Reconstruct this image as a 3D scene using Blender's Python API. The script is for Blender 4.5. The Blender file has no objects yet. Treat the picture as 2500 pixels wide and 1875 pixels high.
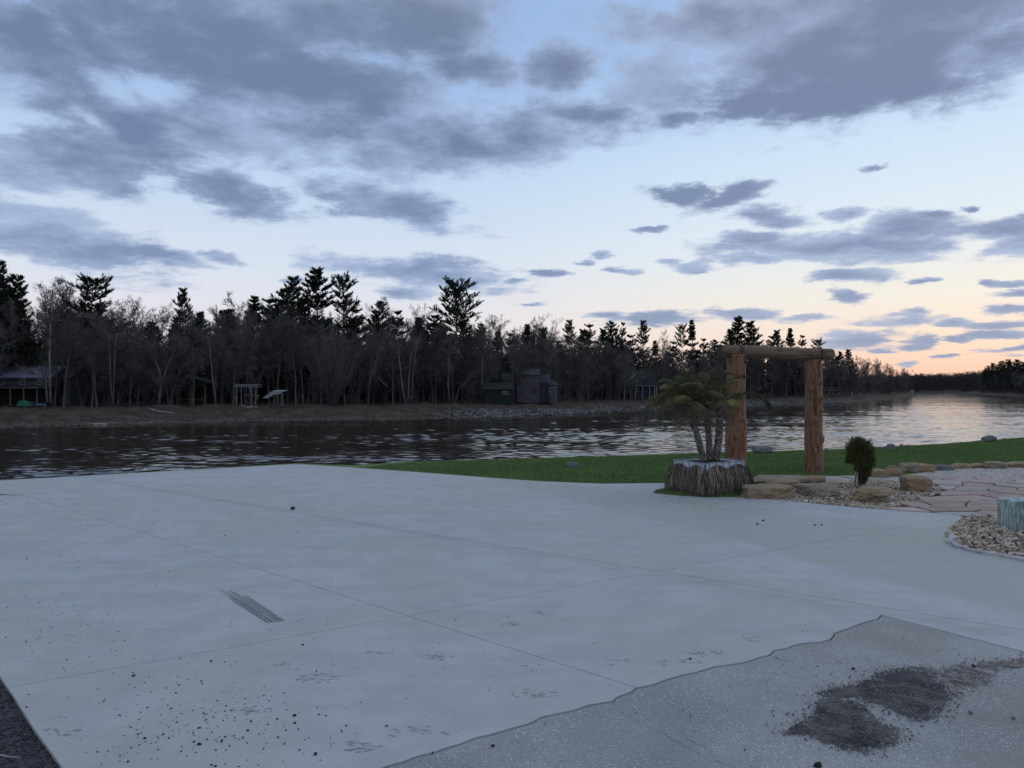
import bpy, bmesh, math, random
import numpy as np
from mathutils import Vector, Matrix, noise as mn
R = math.radians
PI = math.pi
scn = bpy.context.scene
COL = scn.collection

# ------------------------------------------------------------------ camera
EYE = 1.75
F = 1850.0
PITCH = R(0.325)
cd = bpy.data.cameras.new('camera'); cam = bpy.data.objects.new('camera', cd); COL.objects.link(cam)
cam.location = (0, 0, EYE); cam.rotation_euler = (PI/2 + PITCH, 0, 0)
cd.sensor_width = 36; cd.lens = F/2500*36; cd.clip_start = 0.05; cd.clip_end = 6000
scn.camera = cam
scn.view_settings.view_transform = 'Standard'; scn.view_settings.look = 'None'
scn.view_settings.exposure = 0.07; scn.view_settings.gamma = 1.0; scn.view_settings.use_curve_mapping = False

def ray(px, py):
    a, b = (px-1250)/F, (937.5-py)/F
    c, s = math.cos(PITCH), math.sin(PITCH)
    return (a, c - s*b, s + c*b)
def G(px, py, z=0.0):
    """ground point (height z) that the photograph shows at px,py"""
    d = ray(px, py); t = (z-EYE)/d[2]
    return (d[0]*t, d[1]*t)
def HZ(py, dist):
    """height of a thing at depth dist whose top is at row py"""
    d = ray(1250, py); return EYE + d[2]/d[1]*dist
def PX(px, dist): return (px-1250)/F*dist

def lin(c):
    o = []
    for v in c:
        v = v/255.0
        o.append(v/12.92 if v <= 0.04045 else ((v+0.055)/1.055)**2.4)
    return (*o, 1.0)

# ------------------------------------------------------------------ world
SUN_AZ, SUN_EL = R(50), R(2.5)
world = bpy.data.worlds.new('World'); scn.world = world; world.use_nodes = True
WT = world.node_tree; WT.nodes.clear()
class NB:
    """small node builder"""
    def __init__(s, nt): s.nt = nt
    def n(s, typ, **k):
        nd = s.nt.nodes.new(typ)
        for a, b in k.items(): setattr(nd, a, b)
        return nd
    def put(s, sock, v):
        if hasattr(v, 'is_linked') or isinstance(v, bpy.types.NodeSocket): s.nt.links.new(v, sock)
        else: sock.default_value = v
    def m(s, op, a, b=None, c=None, clamp=False):
        nd = s.n('ShaderNodeMath', operation=op, use_clamp=clamp)
        s.put(nd.inputs[0], a)
        if b is not None: s.put(nd.inputs[1], b)
        if c is not None: s.put(nd.inputs[2], c)
        return nd.outputs[0]
    def v(s, op, a, b=None, c=None):
        nd = s.n('ShaderNodeVectorMath', operation=op)
        s.put(nd.inputs[0], a)
        if b is not None:
            if op == 'SCALE': s.put(nd.inputs['Scale'], b)
            else: s.put(nd.inputs[1], b)
        if c is not None: s.put(nd.inputs[2], c)
        return nd.outputs['Value'] if op in ('LENGTH', 'DISTANCE', 'DOT_PRODUCT') else nd.outputs[0]
    def xyz(s, x, y, z=0.0):
        nd = s.n('ShaderNodeCombineXYZ'); s.put(nd.inputs[0], x); s.put(nd.inputs[1], y); s.put(nd.inputs[2], z); return nd.outputs[0]
    def sep(s, v):
        nd = s.n('ShaderNodeSeparateXYZ'); s.put(nd.inputs[0], v); return nd.outputs
    def noise(s, vec, scale, detail=4, rough=0.5, dist=0.0, out='Fac'):
        nd = s.n('ShaderNodeTexNoise'); s.put(nd.inputs['Vector'], vec)
        nd.inputs['Scale'].default_value = scale; nd.inputs['Detail'].default_value = detail
        nd.inputs['Roughness'].default_value = rough; nd.inputs['Distortion'].default_value = dist
        return nd.outputs[out]
    def smooth(s, x, a, b, lo=0.0, hi=1.0):
        nd = s.n('ShaderNodeMapRange', interpolation_type='SMOOTHSTEP'); s.put(nd.inputs['Value'], x)
        for i, q in zip(('From Min', 'From Max', 'To Min', 'To Max'), (a, b, lo, hi)): nd.inputs[i].default_value = q
        return nd.outputs[0]
    def mix(s, f, a, b, typ='MIX'):
        nd = s.n('ShaderNodeMix', data_type='RGBA', blend_type=typ); s.put(nd.inputs[0], f); s.put(nd.inputs[6], a); s.put(nd.inputs[7], b)
        return nd.outputs[2]
    def ramp(s, f, stops):
        nd = s.n('ShaderNodeValToRGB'); s.put(nd.inputs[0], f); cr = nd.color_ramp
        while len(cr.elements) < len(stops): cr.elements.new(0.5)
        for e, (p, c) in zip(cr.elements, stops): e.position = p; e.color = c if len(c) == 4 else (*c, 1)
        return nd.outputs[0]
w = NB(WT)
tc = w.n('ShaderNodeTexCoord'); gen = tc.outputs['Generated']
dx, dy, dz = w.sep(gen)
az = w.m('ARCTAN2', dx, dy); el = w.m('ARCSINE', dz)
elc = w.m('MAXIMUM', el, 0.0)
t = w.m('DIVIDE', elc, 0.7, clamp=True)
def el_of(y): return max(0.0, math.atan((948-y)/F))/0.7
warm = w.ramp(t, [(0, lin((252, 196, 166))), (el_of(885), lin((252, 215, 192))), (el_of(830), lin((251, 229, 209))),
                  (el_of(745), lin((244, 238, 226))), (el_of(620), lin((229, 238, 244))), (el_of(400), lin((207, 229, 249))),
                  (el_of(150), lin((172, 201, 240))), (1.0, lin((166, 188, 222)))])
cool = w.ramp(t, [(0, lin((232, 218, 222))), (el_of(800), lin((230, 226, 234))), (el_of(680), lin((218, 226, 239))),
                  (el_of(560), lin((205, 221, 241))), (el_of(430), lin((190, 213, 241))), (el_of(200), lin((158, 187, 232))),
                  (el_of(0), lin((150, 179, 226))), (1.0, lin((164, 184, 218)))])
back = w.ramp(t, [(0, lin((186, 182, 196))), (0.25, lin((180, 188, 208))), (1.0, lin((164, 184, 218)))])
cosd = w.m('COSINE', w.m('SUBTRACT', az, SUN_AZ))
fwarm = w.smooth(cosd, 0.48, 1.0)
fback = w.smooth(cosd, -0.9, 0.1)
base = w.mix(fback, back, cool)
base = w.mix(fwarm, base, warm)
sky = w.n('ShaderNodeTexSky', sky_type='NISHITA'); sky.sun_disc = False
sky.sun_elevation = SUN_EL; sky.sun_rotation = SUN_AZ; sky.air_density = 1.0; sky.dust_density = 1.5
skyc = w.v('SCALE', sky.outputs[0], 0.10)
base = w.mix(0.05, base, skyc)
# cloud layer: noise runs on a flat layer seen in perspective
den = w.m('ADD', w.m('ABSOLUTE', dz), 0.16)
pl = w.xyz(w.m('DIVIDE', dx, den), w.m('DIVIDE', dy, den), 0.0)
wob = w.v('SUBTRACT', w.noise(pl, 2.6, 9, 0.66, out='Color'), (0.5, 0.5, 0.5))
ang = w.xyz(az, el, 0.0)
wp = w.v('ADD', ang, w.v('SCALE', w.v('MULTIPLY', wob, (0.14, 0.060, 0.0)), w.smooth(el, 0.03, 0.34, 0.34, 1.0)))
fb = w.noise(pl, 4.5, 12, 0.64)
fb2 = w.noise(w.v('ADD', pl, (7.3, 2.1, 4.0)), 1.7, 6, 0.55)
def aim(px, py):
    d = ray(px, py); n = math.sqrt(sum(q*q for q in d))
    return math.atan2(d[0], d[1]), math.asin(d[2]/n)
blobs = [(150,140,300,130,0),(480,60,440,110,0),(760,230,470,150,-6),(170,385,380,85,4),(1130,335,430,78,4),(560,470,170,60,-10),
 (900,50,330,120,0),(430,330,330,120,0),(960,500,220,46,-9),(130,580,290,72,-11),(350,622,150,30,-4),(560,628,52,15,-6),
 (1020,668,235,40,-3),(1370,160,110,42,0),(1130,180,130,40,0),
 (2080,130,430,150,-4),(2250,50,430,130,0),(1760,50,330,75,0),(1620,190,150,90,10),(1450,270,150,25,0),(2050,230,300,50,6),(2430,110,210,90,6),
 (1850,255,150,30,6),(1650,290,60,18,0),
 (1650,480,90,24,-10),(1780,478,130,24,14),(1900,530,100,28,-8),(2050,602,330,42,-2),(2230,560,190,40,-4),(2460,565,120,42,0),(2480,605,110,28,0),
 (1830,578,110,18,0),(2065,525,55,20,0),(2285,527,45,13,0),(2370,515,30,10,0),
 (1695,653,62,18,0),(1622,636,36,12,0),(1850,632,80,18,0),(1460,626,22,10,0),(1345,668,60,12,0),(1432,642,20,10,0),(1505,658,42,8,0),
 (2090,671,105,17,0),(2250,682,45,7,0),(2066,723,50,20,-5),(2490,694,80,9,0),(2420,692,30,9,0),(2500,718,90,11,0),(2510,757,95,10,0),
 (1590,778,120,20,0),(1480,774,60,9,0),(1810,766,95,19,0),(1960,776,70,10,0),
 (2190,784,95,18,0),(2230,765,45,10,0),(2340,790,60,9,0),(2460,792,120,12,0),(2080,832,115,24,0),(2250,834,55,15,0),(2340,824,50,9,0),(2450,815,110,12,0),
 (2480,854,95,9,0),(2225,887,28,6,0),(2150,855,45,6,0),(985,722,70,15,0),(700,682,32,10,0),(1250,690,40,8,0),(1130,700,30,8,0),(1580,560,40,8,0),(2130,410,40,8,0),
 (1300,740,30,5,0),(2300,870,40,5,0)]
holes = [(250,200,110,26,-32),(36,335,55,14,-10),(150,80,110,24,-35),(240,300,70,14,-30),(390,235,60,22,0),(640,430,70,16,0),(1560,120,50,20,0),(480,400,60,12,0)]
# sizes were measured in photo pixels; each becomes an angle on the sky
def field(bl):
    acc = None; src = wp
    for bi, (px, py, rx, ry, rot) in enumerate(bl):
        if bi and bi % 5 == 0: src = w.v('ADD', wp, w.v('SCALE', w.xyz(acc, acc, 0.0), 1e-7))   # makes the evaluation run in order, five at a time
        a0, e0 = aim(px, py)
        k = math.cos(math.atan((px-1250)/F)); kx = k*k/F; ky = k/F
        mp = w.n('ShaderNodeMapping', vector_type='TEXTURE'); w.put(mp.inputs[0], src)
        mp.inputs['Location'].default_value = (a0, e0, 0); mp.inputs['Rotation'].default_value = (0, 0, R(rot))
        mp.inputs['Scale'].default_value = (rx*kx*1.12, ry*ky*1.12, 1)
        L = w.v('LENGTH', mp.outputs[0])
        acc = L if acc is None else w.m('SMOOTH_MIN', acc, L, 0.12)
    return acc
Lb = field(blobs); Lh = field(holes)
cb = w.m('SUBTRACT', 1.0, Lb)
hole = w.smooth(Lh, 0.1, 1.5, 0.34, 0.0)
cb = w.m('SUBTRACT', cb, hole)
# outside the view the same broken cloud goes on
outx = w.smooth(w.m('ABSOLUTE', az), 0.60, 0.75); oute = w.smooth(el, 0.47, 0.56)
outm = w.m('MAXIMUM', outx, oute)
gcov = w.m('MULTIPLY_ADD', fb2, 4.0, -1.85)
gcov = w.m('MULTIPLY_ADD', outm, w.m('ADD', gcov, 1.0), -1.0)
cb = w.m('MAXIMUM', cb, gcov)
cb = w.m('MINIMUM', cb, 0.75)
cf = w.m('ADD', cb, w.m('MULTIPLY', w.m('SUBTRACT', fb, 0.5), 2.3))
alpha = w.smooth(cf, -0.16, 0.42)
thick = w.smooth(w.m('ADD', cf, w.m('MULTIPLY', w.m('SUBTRACT', fb2, 0.5), 2.6)), 0.0, 1.05)
c_hi = w.ramp(t, [(0, lin((176, 183, 201))), (0.2, lin((166, 184, 213))), (0.5, lin((154, 174, 209))), (0.7, lin((150, 167, 196))), (1, lin((186, 194, 210)))])
c_lo = w.ramp(t, [(0, lin((150, 165, 190))), (0.2, lin((126, 145, 180))), (0.45, lin((104, 124, 158))), (0.65, lin((112, 128, 155))), (1, lin((152, 160, 180)))])
cc = w.mix(thick, c_hi, c_lo)
cc = w.mix(w.m('MULTIPLY', fwarm, 0.05), cc, lin((236, 206, 196)))
final = w.mix(w.m('MULTIPLY', alpha, 0.96), base, cc)
bg = w.n('ShaderNodeBackground'); WT.links.new(final, bg.inputs[0]); bg.inputs[1].default_value = 1.0
wo = w.n('ShaderNodeOutputWorld'); WT.links.new(bg.outputs[0], wo.inputs[0])
world.cycles.sampling_method = 'MANUAL'; world.cycles.sample_map_resolution = 512

sd = bpy.data.lights.new('sun', 'SUN'); sd.energy = 0.3; sd.angle = R(14); sd.color = (1.0, 0.78, 0.6)
sun = bpy.data.objects.new('sun', sd); COL.objects.link(sun)
sv = Vector((math.sin(SUN_AZ)*math.cos(R(9)), math.cos(SUN_AZ)*math.cos(R(9)), math.sin(R(9))))
sun.rotation_euler = sv.to_track_quat('Z', 'Y').to_euler(); sun.location = (30, 25, 20)

# ------------------------------------------------------------------ materials
def newmat(name):
    m = bpy.data.materials.new(name); m.use_nodes = True
    nt = m.node_tree; b = nt.nodes['Principled BSDF']
    return m, NB(nt), b
def mat(name, c1, c2=None, scale=3.0, rough=0.85, stretch=(1, 1, 1), bump=0.0, bscale=None, detail=5, contrast=(0.35, 0.65), world_pos=False, c3=None, rnd=0.0, spec=0.3, metal=0.0, bdist=0.02):
    m, n, b = newmat(name)
    b.inputs['Roughness'].default_value = rough; b.inputs['Specular IOR Level'].default_value = spec; b.inputs['Metallic'].default_value = metal
    co = n.n('ShaderNodeNewGeometry').outputs['Position'] if world_pos else n.n('ShaderNodeTexCoord').outputs['Object']
    co = n.v('MULTIPLY', co, stretch)
    c1 = (*c1, 1)
    col = c1
    if c2 is not None:
        f = n.noise(co, scale, detail, 0.6)
        col = n.mix(n.smooth(f, *contrast), c1, (*c2, 1))
    if c3 is not None:
        f = n.noise(n.v('ADD', co, (13.0, 5.0, 9.0)), scale*0.37, 4, 0.6)
        col = n.mix(n.smooth(f, 0.5, 0.68), col, (*c3, 1))
    if rnd:
        oi = n.n('ShaderNodeObjectInfo').outputs['Random']
        hv = n.n('ShaderNodeHueSaturation'); n.put(hv.inputs['Color'], col)
        n.put(hv.inputs['Value'], n.m('MULTIPLY_ADD', oi, 2*rnd, 1-rnd)); col = hv.outputs[0]
    n.put(b.inputs['Base Color'], col)
    if bump:
        h = n.noise(co, bscale or scale*4, 6, 0.65)
        bp = n.n('ShaderNodeBump'); bp.inputs['Strength'].default_value = bump; bp.inputs['Distance'].default_value = bdist
        n.put(bp.inputs['Height'], h); n.put(b.inputs['Normal'], bp.outputs[0])
    return m

def concrete_mat():
    m, n, b = newmat('new_concrete')
    p = n.n('ShaderNodeNewGeometry').outputs['Position']
    big = n.noise(p, 0.42, 4, 0.55, 0.6)
    col = n.mix(n.smooth(big, 0.43, 0.57), (0.475, 0.495, 0.455, 1), (0.50, 0.525, 0.55, 1))
    st = n.v('MULTIPLY', p, (0.5, 4.5, 1))
    rot = n.n('ShaderNodeMapping'); n.put(rot.inputs[0], p); rot.inputs['Rotation'].default_value = (0, 0, R(-8)); rot.inputs['Scale'].default_value = (0.35, 3.2, 1)
    f2 = n.noise(rot.outputs[0], 1.3, 6, 0.65)
    col = n.mix(n.m('MULTIPLY', n.smooth(f2, 0.45, 0.75), 0.65), col, (0.41, 0.42, 0.395, 1))
    f3 = n.noise(rot.outputs[0], 3.1, 7, 0.7)
    col = n.mix(n.m('MULTIPLY', n.smooth(f3, 0.55, 0.8), 0.3), col, (0.68, 0.68, 0.66, 1))
    # newer, browner pour in a band running across to the right, with a soft edge
    px, py, pz = n.sep(p)
    wv = n.m('MULTIPLY', n.m('SUBTRACT', n.noise(p, 0.7, 4), 0.5), 0.9)
    b1 = n.m('ADD', n.m('ADD', px, n.m('MULTIPLY', py, 0.5)), -6.75)
    b2 = n.m('ADD', n.m('ADD', n.m('MULTIPLY', px, 0.74), n.m('MULTIPLY', py, 0.67)), -9.95)
    band = n.m('MULTIPLY', n.smooth(n.m('ADD', b1, wv), 0.0, 0.30), n.smooth(n.m('ADD', b2, wv), -0.25, 0.45, 1.0, 0.0))
    col = n.mix(n.m('MULTIPLY', n.m('MULTIPLY', band, n.smooth(n.noise(rot.outputs[0], 1.7, 6, 0.65), 0.25, 0.6, 0.45, 1.0)), 0.85), col, (0.415, 0.405, 0.355, 1))
    mt = n.noise(p, 2.3, 8, 0.7)
    col = n.mix(n.m('MULTIPLY', n.smooth(mt, 0.3, 0.8), 0.85), col, (0.385, 0.40, 0.385, 1))
    c0_, c1_ = G(348, 1191), G(2151, 1501); L_ = math.hypot(c1_[0]-c0_[0], c1_[1]-c0_[1]); nx, ny = -(c1_[1]-c0_[1])/L_, (c1_[0]-c0_[0])/L_
    dist = n.m('ADD', n.m('ADD', n.m('MULTIPLY', px, nx), n.m('MULTIPLY', py, ny)), -(c0_[0]*nx+c0_[1]*ny)-0.06)
    dist = n.m('ADD', dist, n.m('MULTIPLY', n.m('SUBTRACT', n.noise(p, 1.6, 4), 0.5), 0.35))
    stn = n.m('MULTIPLY', n.smooth(n.m('ABSOLUTE', dist), 0.02, 0.20, 1.0, 0.0), n.smooth(n.noise(rot.outputs[0], 2.0, 6, 0.7), 0.35, 0.65))
    col = n.mix(n.m('MULTIPLY', stn, 0.55), col, (0.32, 0.325, 0.31, 1))
    bl_ = n.noise(p, 5.5, 8, 0.75)
    col = n.mix(n.smooth(bl_, 0.56, 0.74, 0.0, 0.5), col, (0.36, 0.365, 0.355, 1))
    fine = n.noise(p, 90, 4, 0.7)
    col = n.mix(n.m('MULTIPLY', n.smooth(fine, 0.3, 0.75), 0.2), col, (0.35, 0.35, 0.34, 1))
    sp = n.noise(p, 14, 6, 0.8)
    col = n.mix(n.m('MULTIPLY', n.smooth(sp, 0.66, 0.74), 0.4), col, (0.78, 0.78, 0.77, 1))
    n.put(b.inputs['Base Color'], col)
    b.inputs['Roughness'].default_value = 0.75; b.inputs['Specular IOR Level'].default_value = 0.35
    h = n.m('ADD', n.noise(p, 60, 6, 0.7), n.m('MULTIPLY', f3, 0.8))
    bp = n.n('ShaderNodeBump'); bp.inputs['Strength'].default_value = 0.35; bp.inputs['Distance'].default_value = 0.004
    n.put(bp.inputs['Height'], h); n.put(b.inputs['Normal'], bp.outputs[0])
    return m
def aggregate_mat():
    m, n, b = newmat('old_exposed_aggregate')
    p = n.n('ShaderNodeNewGeometry').outputs['Position']
    big = n.noise(p, 0.9, 5, 0.6)
    col = n.mix(n.smooth(big, 0.35, 0.65), (0.285, 0.29, 0.28, 1), (0.375, 0.38, 0.365, 1))
    vo = n.n('ShaderNodeTexVoronoi'); n.put(vo.inputs['Vector'], p); vo.inputs['Scale'].default_value = 105
    r = n.sep(vo.outputs['Color'])
    wear = n.noise(p, 2.0, 5, 0.7)
    spk = n.m('MULTIPLY', n.smooth(r[0], 0.72, 0.86), n.smooth(vo.outputs['Distance'], 0.25, 0.5, 1, 0))
    col = n.mix(n.m('MULTIPLY', spk, n.smooth(wear, 0.35, 0.6, 0.25, 0.95)), col, (0.85, 0.85, 0.83, 1))
    dk = n.m('MULTIPLY', n.smooth(r[1], 0.72, 0.85), n.smooth(vo.outputs['Distance'], 0.25, 0.5, 1, 0))
    col = n.mix(n.m('MULTIPLY', dk, 0.6), col, (0.09, 0.09, 0.095, 1))
    px, py, pz = n.sep(p)
    dirt = n.m('MULTIPLY', n.smooth(n.noise(p, 1.4, 5, 0.6), 0.42, 0.65), n.smooth(px, 1.2, 2.6))
    col = n.mix(n.m('MULTIPLY', dirt, 0.4), col, (0.24, 0.21, 0.185, 1))
    n.put(b.inputs['Base Color'], col); b.inputs['Roughness'].default_value = 0.85
    h = n.m('ADD', n.m('MULTIPLY', vo.outputs['Distance'], -1.0), n.noise(p, 160, 4, 0.7))
    bp = n.n('ShaderNodeBump'); bp.inputs['Strength'].default_value = 0.6; bp.inputs['Distance'].default_value = 0.006
    n.put(bp.inputs['Height'], h); n.put(b.inputs['Normal'], bp.outputs[0])
    return m
def water_mat():
    m, n, b = newmat('river_water')
    p = n.n('ShaderNodeNewGeometry').outputs['Position']
    b.inputs['Base Color'].default_value = (0.040, 0.028, 0.019, 1)
    b.inputs['Roughness'].default_value = 0.07; b.inputs['IOR'].default_value = 1.333; b.inputs['Specular IOR Level'].default_value = 0.5
    r = n.n('ShaderNodeMapping'); n.put(r.inputs[0], p); r.inputs['Rotation'].default_value = (0, 0, R(-14)); r.inputs['Scale'].default_value = (0.30, 1.0, 1)
    a = n.noise(r.outputs[0], 0.34, 3, 0.5, 0.5)
    bq = n.noise(r.outputs[0], 1.2, 2, 0.5, 0.4)
    cq = n.noise(r.outputs[0], 4.2, 1, 0.5)
    r2 = n.n('ShaderNodeMapping'); n.put(r2.inputs[0], p); r2.inputs['Rotation'].default_value = (0, 0, R(-14)); r2.inputs['Scale'].default_value = (0.13, 1.0, 1)
    gust = n.smooth(n.noise(r2.outputs[0], 0.22, 7, 0.68, 0.8), 0.40, 0.60, 0.0, 1.0)
    h = n.m('MULTIPLY', n.m('MULTIPLY_ADD', gust, 0.8, 0.2), n.m('ADD', n.m('MULTIPLY', bq, 0.03), n.m('MULTIPLY', cq, 0.016)))
    bp = n.n('ShaderNodeBump'); bp.inputs['Strength'].default_value = 1.0; bp.inputs['Distance'].default_value = 0.30
    n.put(bp.inputs['Height'], h); n.put(b.inputs['Normal'], bp.outputs[0])
    n.put(b.inputs['Roughness'], n.m('MULTIPLY_ADD', gust, 0.06, 0.05))
    return m
def wood_mat(name, a, bcol, c):
    m, n, b = newmat(name)
    co = n.n('ShaderNodeTexCoord').outputs['Object']
    st = n.v('MULTIPLY', co, (5.5, 5.5, 0.6))
    f = n.noise(st, 2.6, 8, 0.68, 0.5)
    col = n.ramp(f, [(0.34, c), (0.44, a), (0.53, bcol), (0.60, a), (0.68, c)])
    f2 = n.noise(n.v('MULTIPLY', co, (2.2, 2.2, 0.8)), 1.6, 5, 0.6)
    col = n.mix(n.m('MULTIPLY', n.smooth(f2, 0.50, 0.62), 0.65), col, (0.24, 0.17, 0.125, 1))
    f3 = n.noise(n.v('MULTIPLY', co, (8, 8, 0.7)), 3.0, 6, 0.72)
    col = n.mix(n.m('MULTIPLY', n.smooth(f3, 0.54, 0.66), 0.85), col, c)
    n.put(b.inputs['Base Color'], col); b.inputs['Roughness'].default_value = 0.7
    bp = n.n('ShaderNodeBump'); bp.inputs['Strength'].default_value = 1.0; bp.inputs['Distance'].default_value = 0.05
    n.put(bp.inputs['Height'], n.m('ADD', f, n.m('MULTIPLY', f3, -0.9))); n.put(b.inputs['Normal'], bp.outputs[0])
    return m
def strata_mat(name, a, bcol, c, k=14.0):
    m, n, b = newmat(name)
    co = n.n('ShaderNodeTexCoord').outputs['Object']
    s = n.v('MULTIPLY', co, (1.8, 1.8, k*0.45))
    f = n.noise(s, 1.5, 6, 0.6, 0.4)
    col = n.ramp(f, [(0.3, a), (0.5, bcol), (0.7, a)])
    f2 = n.noise(co, 6, 6, 0.7)
    col = n.mix(n.smooth(f2, 0.5, 0.7, 0, 0.7), col, c)
    f3 = n.noise(co, 45, 5, 0.7)
    col = n.mix(n.smooth(f3, 0.45, 0.7, 0, 0.7), col, tuple(q*0.45 for q in a[:3]) + (1,))
    n.put(b.inputs['Base Color'], col); b.inputs['Roughness'].default_value = 0.9
    bp = n.n('ShaderNodeBump'); bp.inputs['Strength'].default_value = 0.7; bp.inputs['Distance'].default_value = 0.02
    n.put(bp.inputs['Height'], n.m('ADD', f, n.m('MULTIPLY', f3, 0.5))); n.put(b.inputs['Normal'], bp.outputs[0])
    return m
def grass_mat(name, a, bcol, c):
    m, n, b = newmat(name)
    p = n.n('ShaderNodeNewGeometry').outputs['Position']
    f = n.noise(p, 0.7, 6, 0.65); col = n.mix(n.smooth(f, 0.35, 0.65), a, bcol)
    f2 = n.noise(p, 9, 6, 0.7); col = n.mix(n.smooth(f2, 0.5, 0.75, 0, 0.7), col, c)
    n.put(b.inputs['Base Color'], col); b.inputs['Roughness'].default_value = 0.9; b.inputs['Specular IOR Level'].default_value = 0.15
    return m

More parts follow.
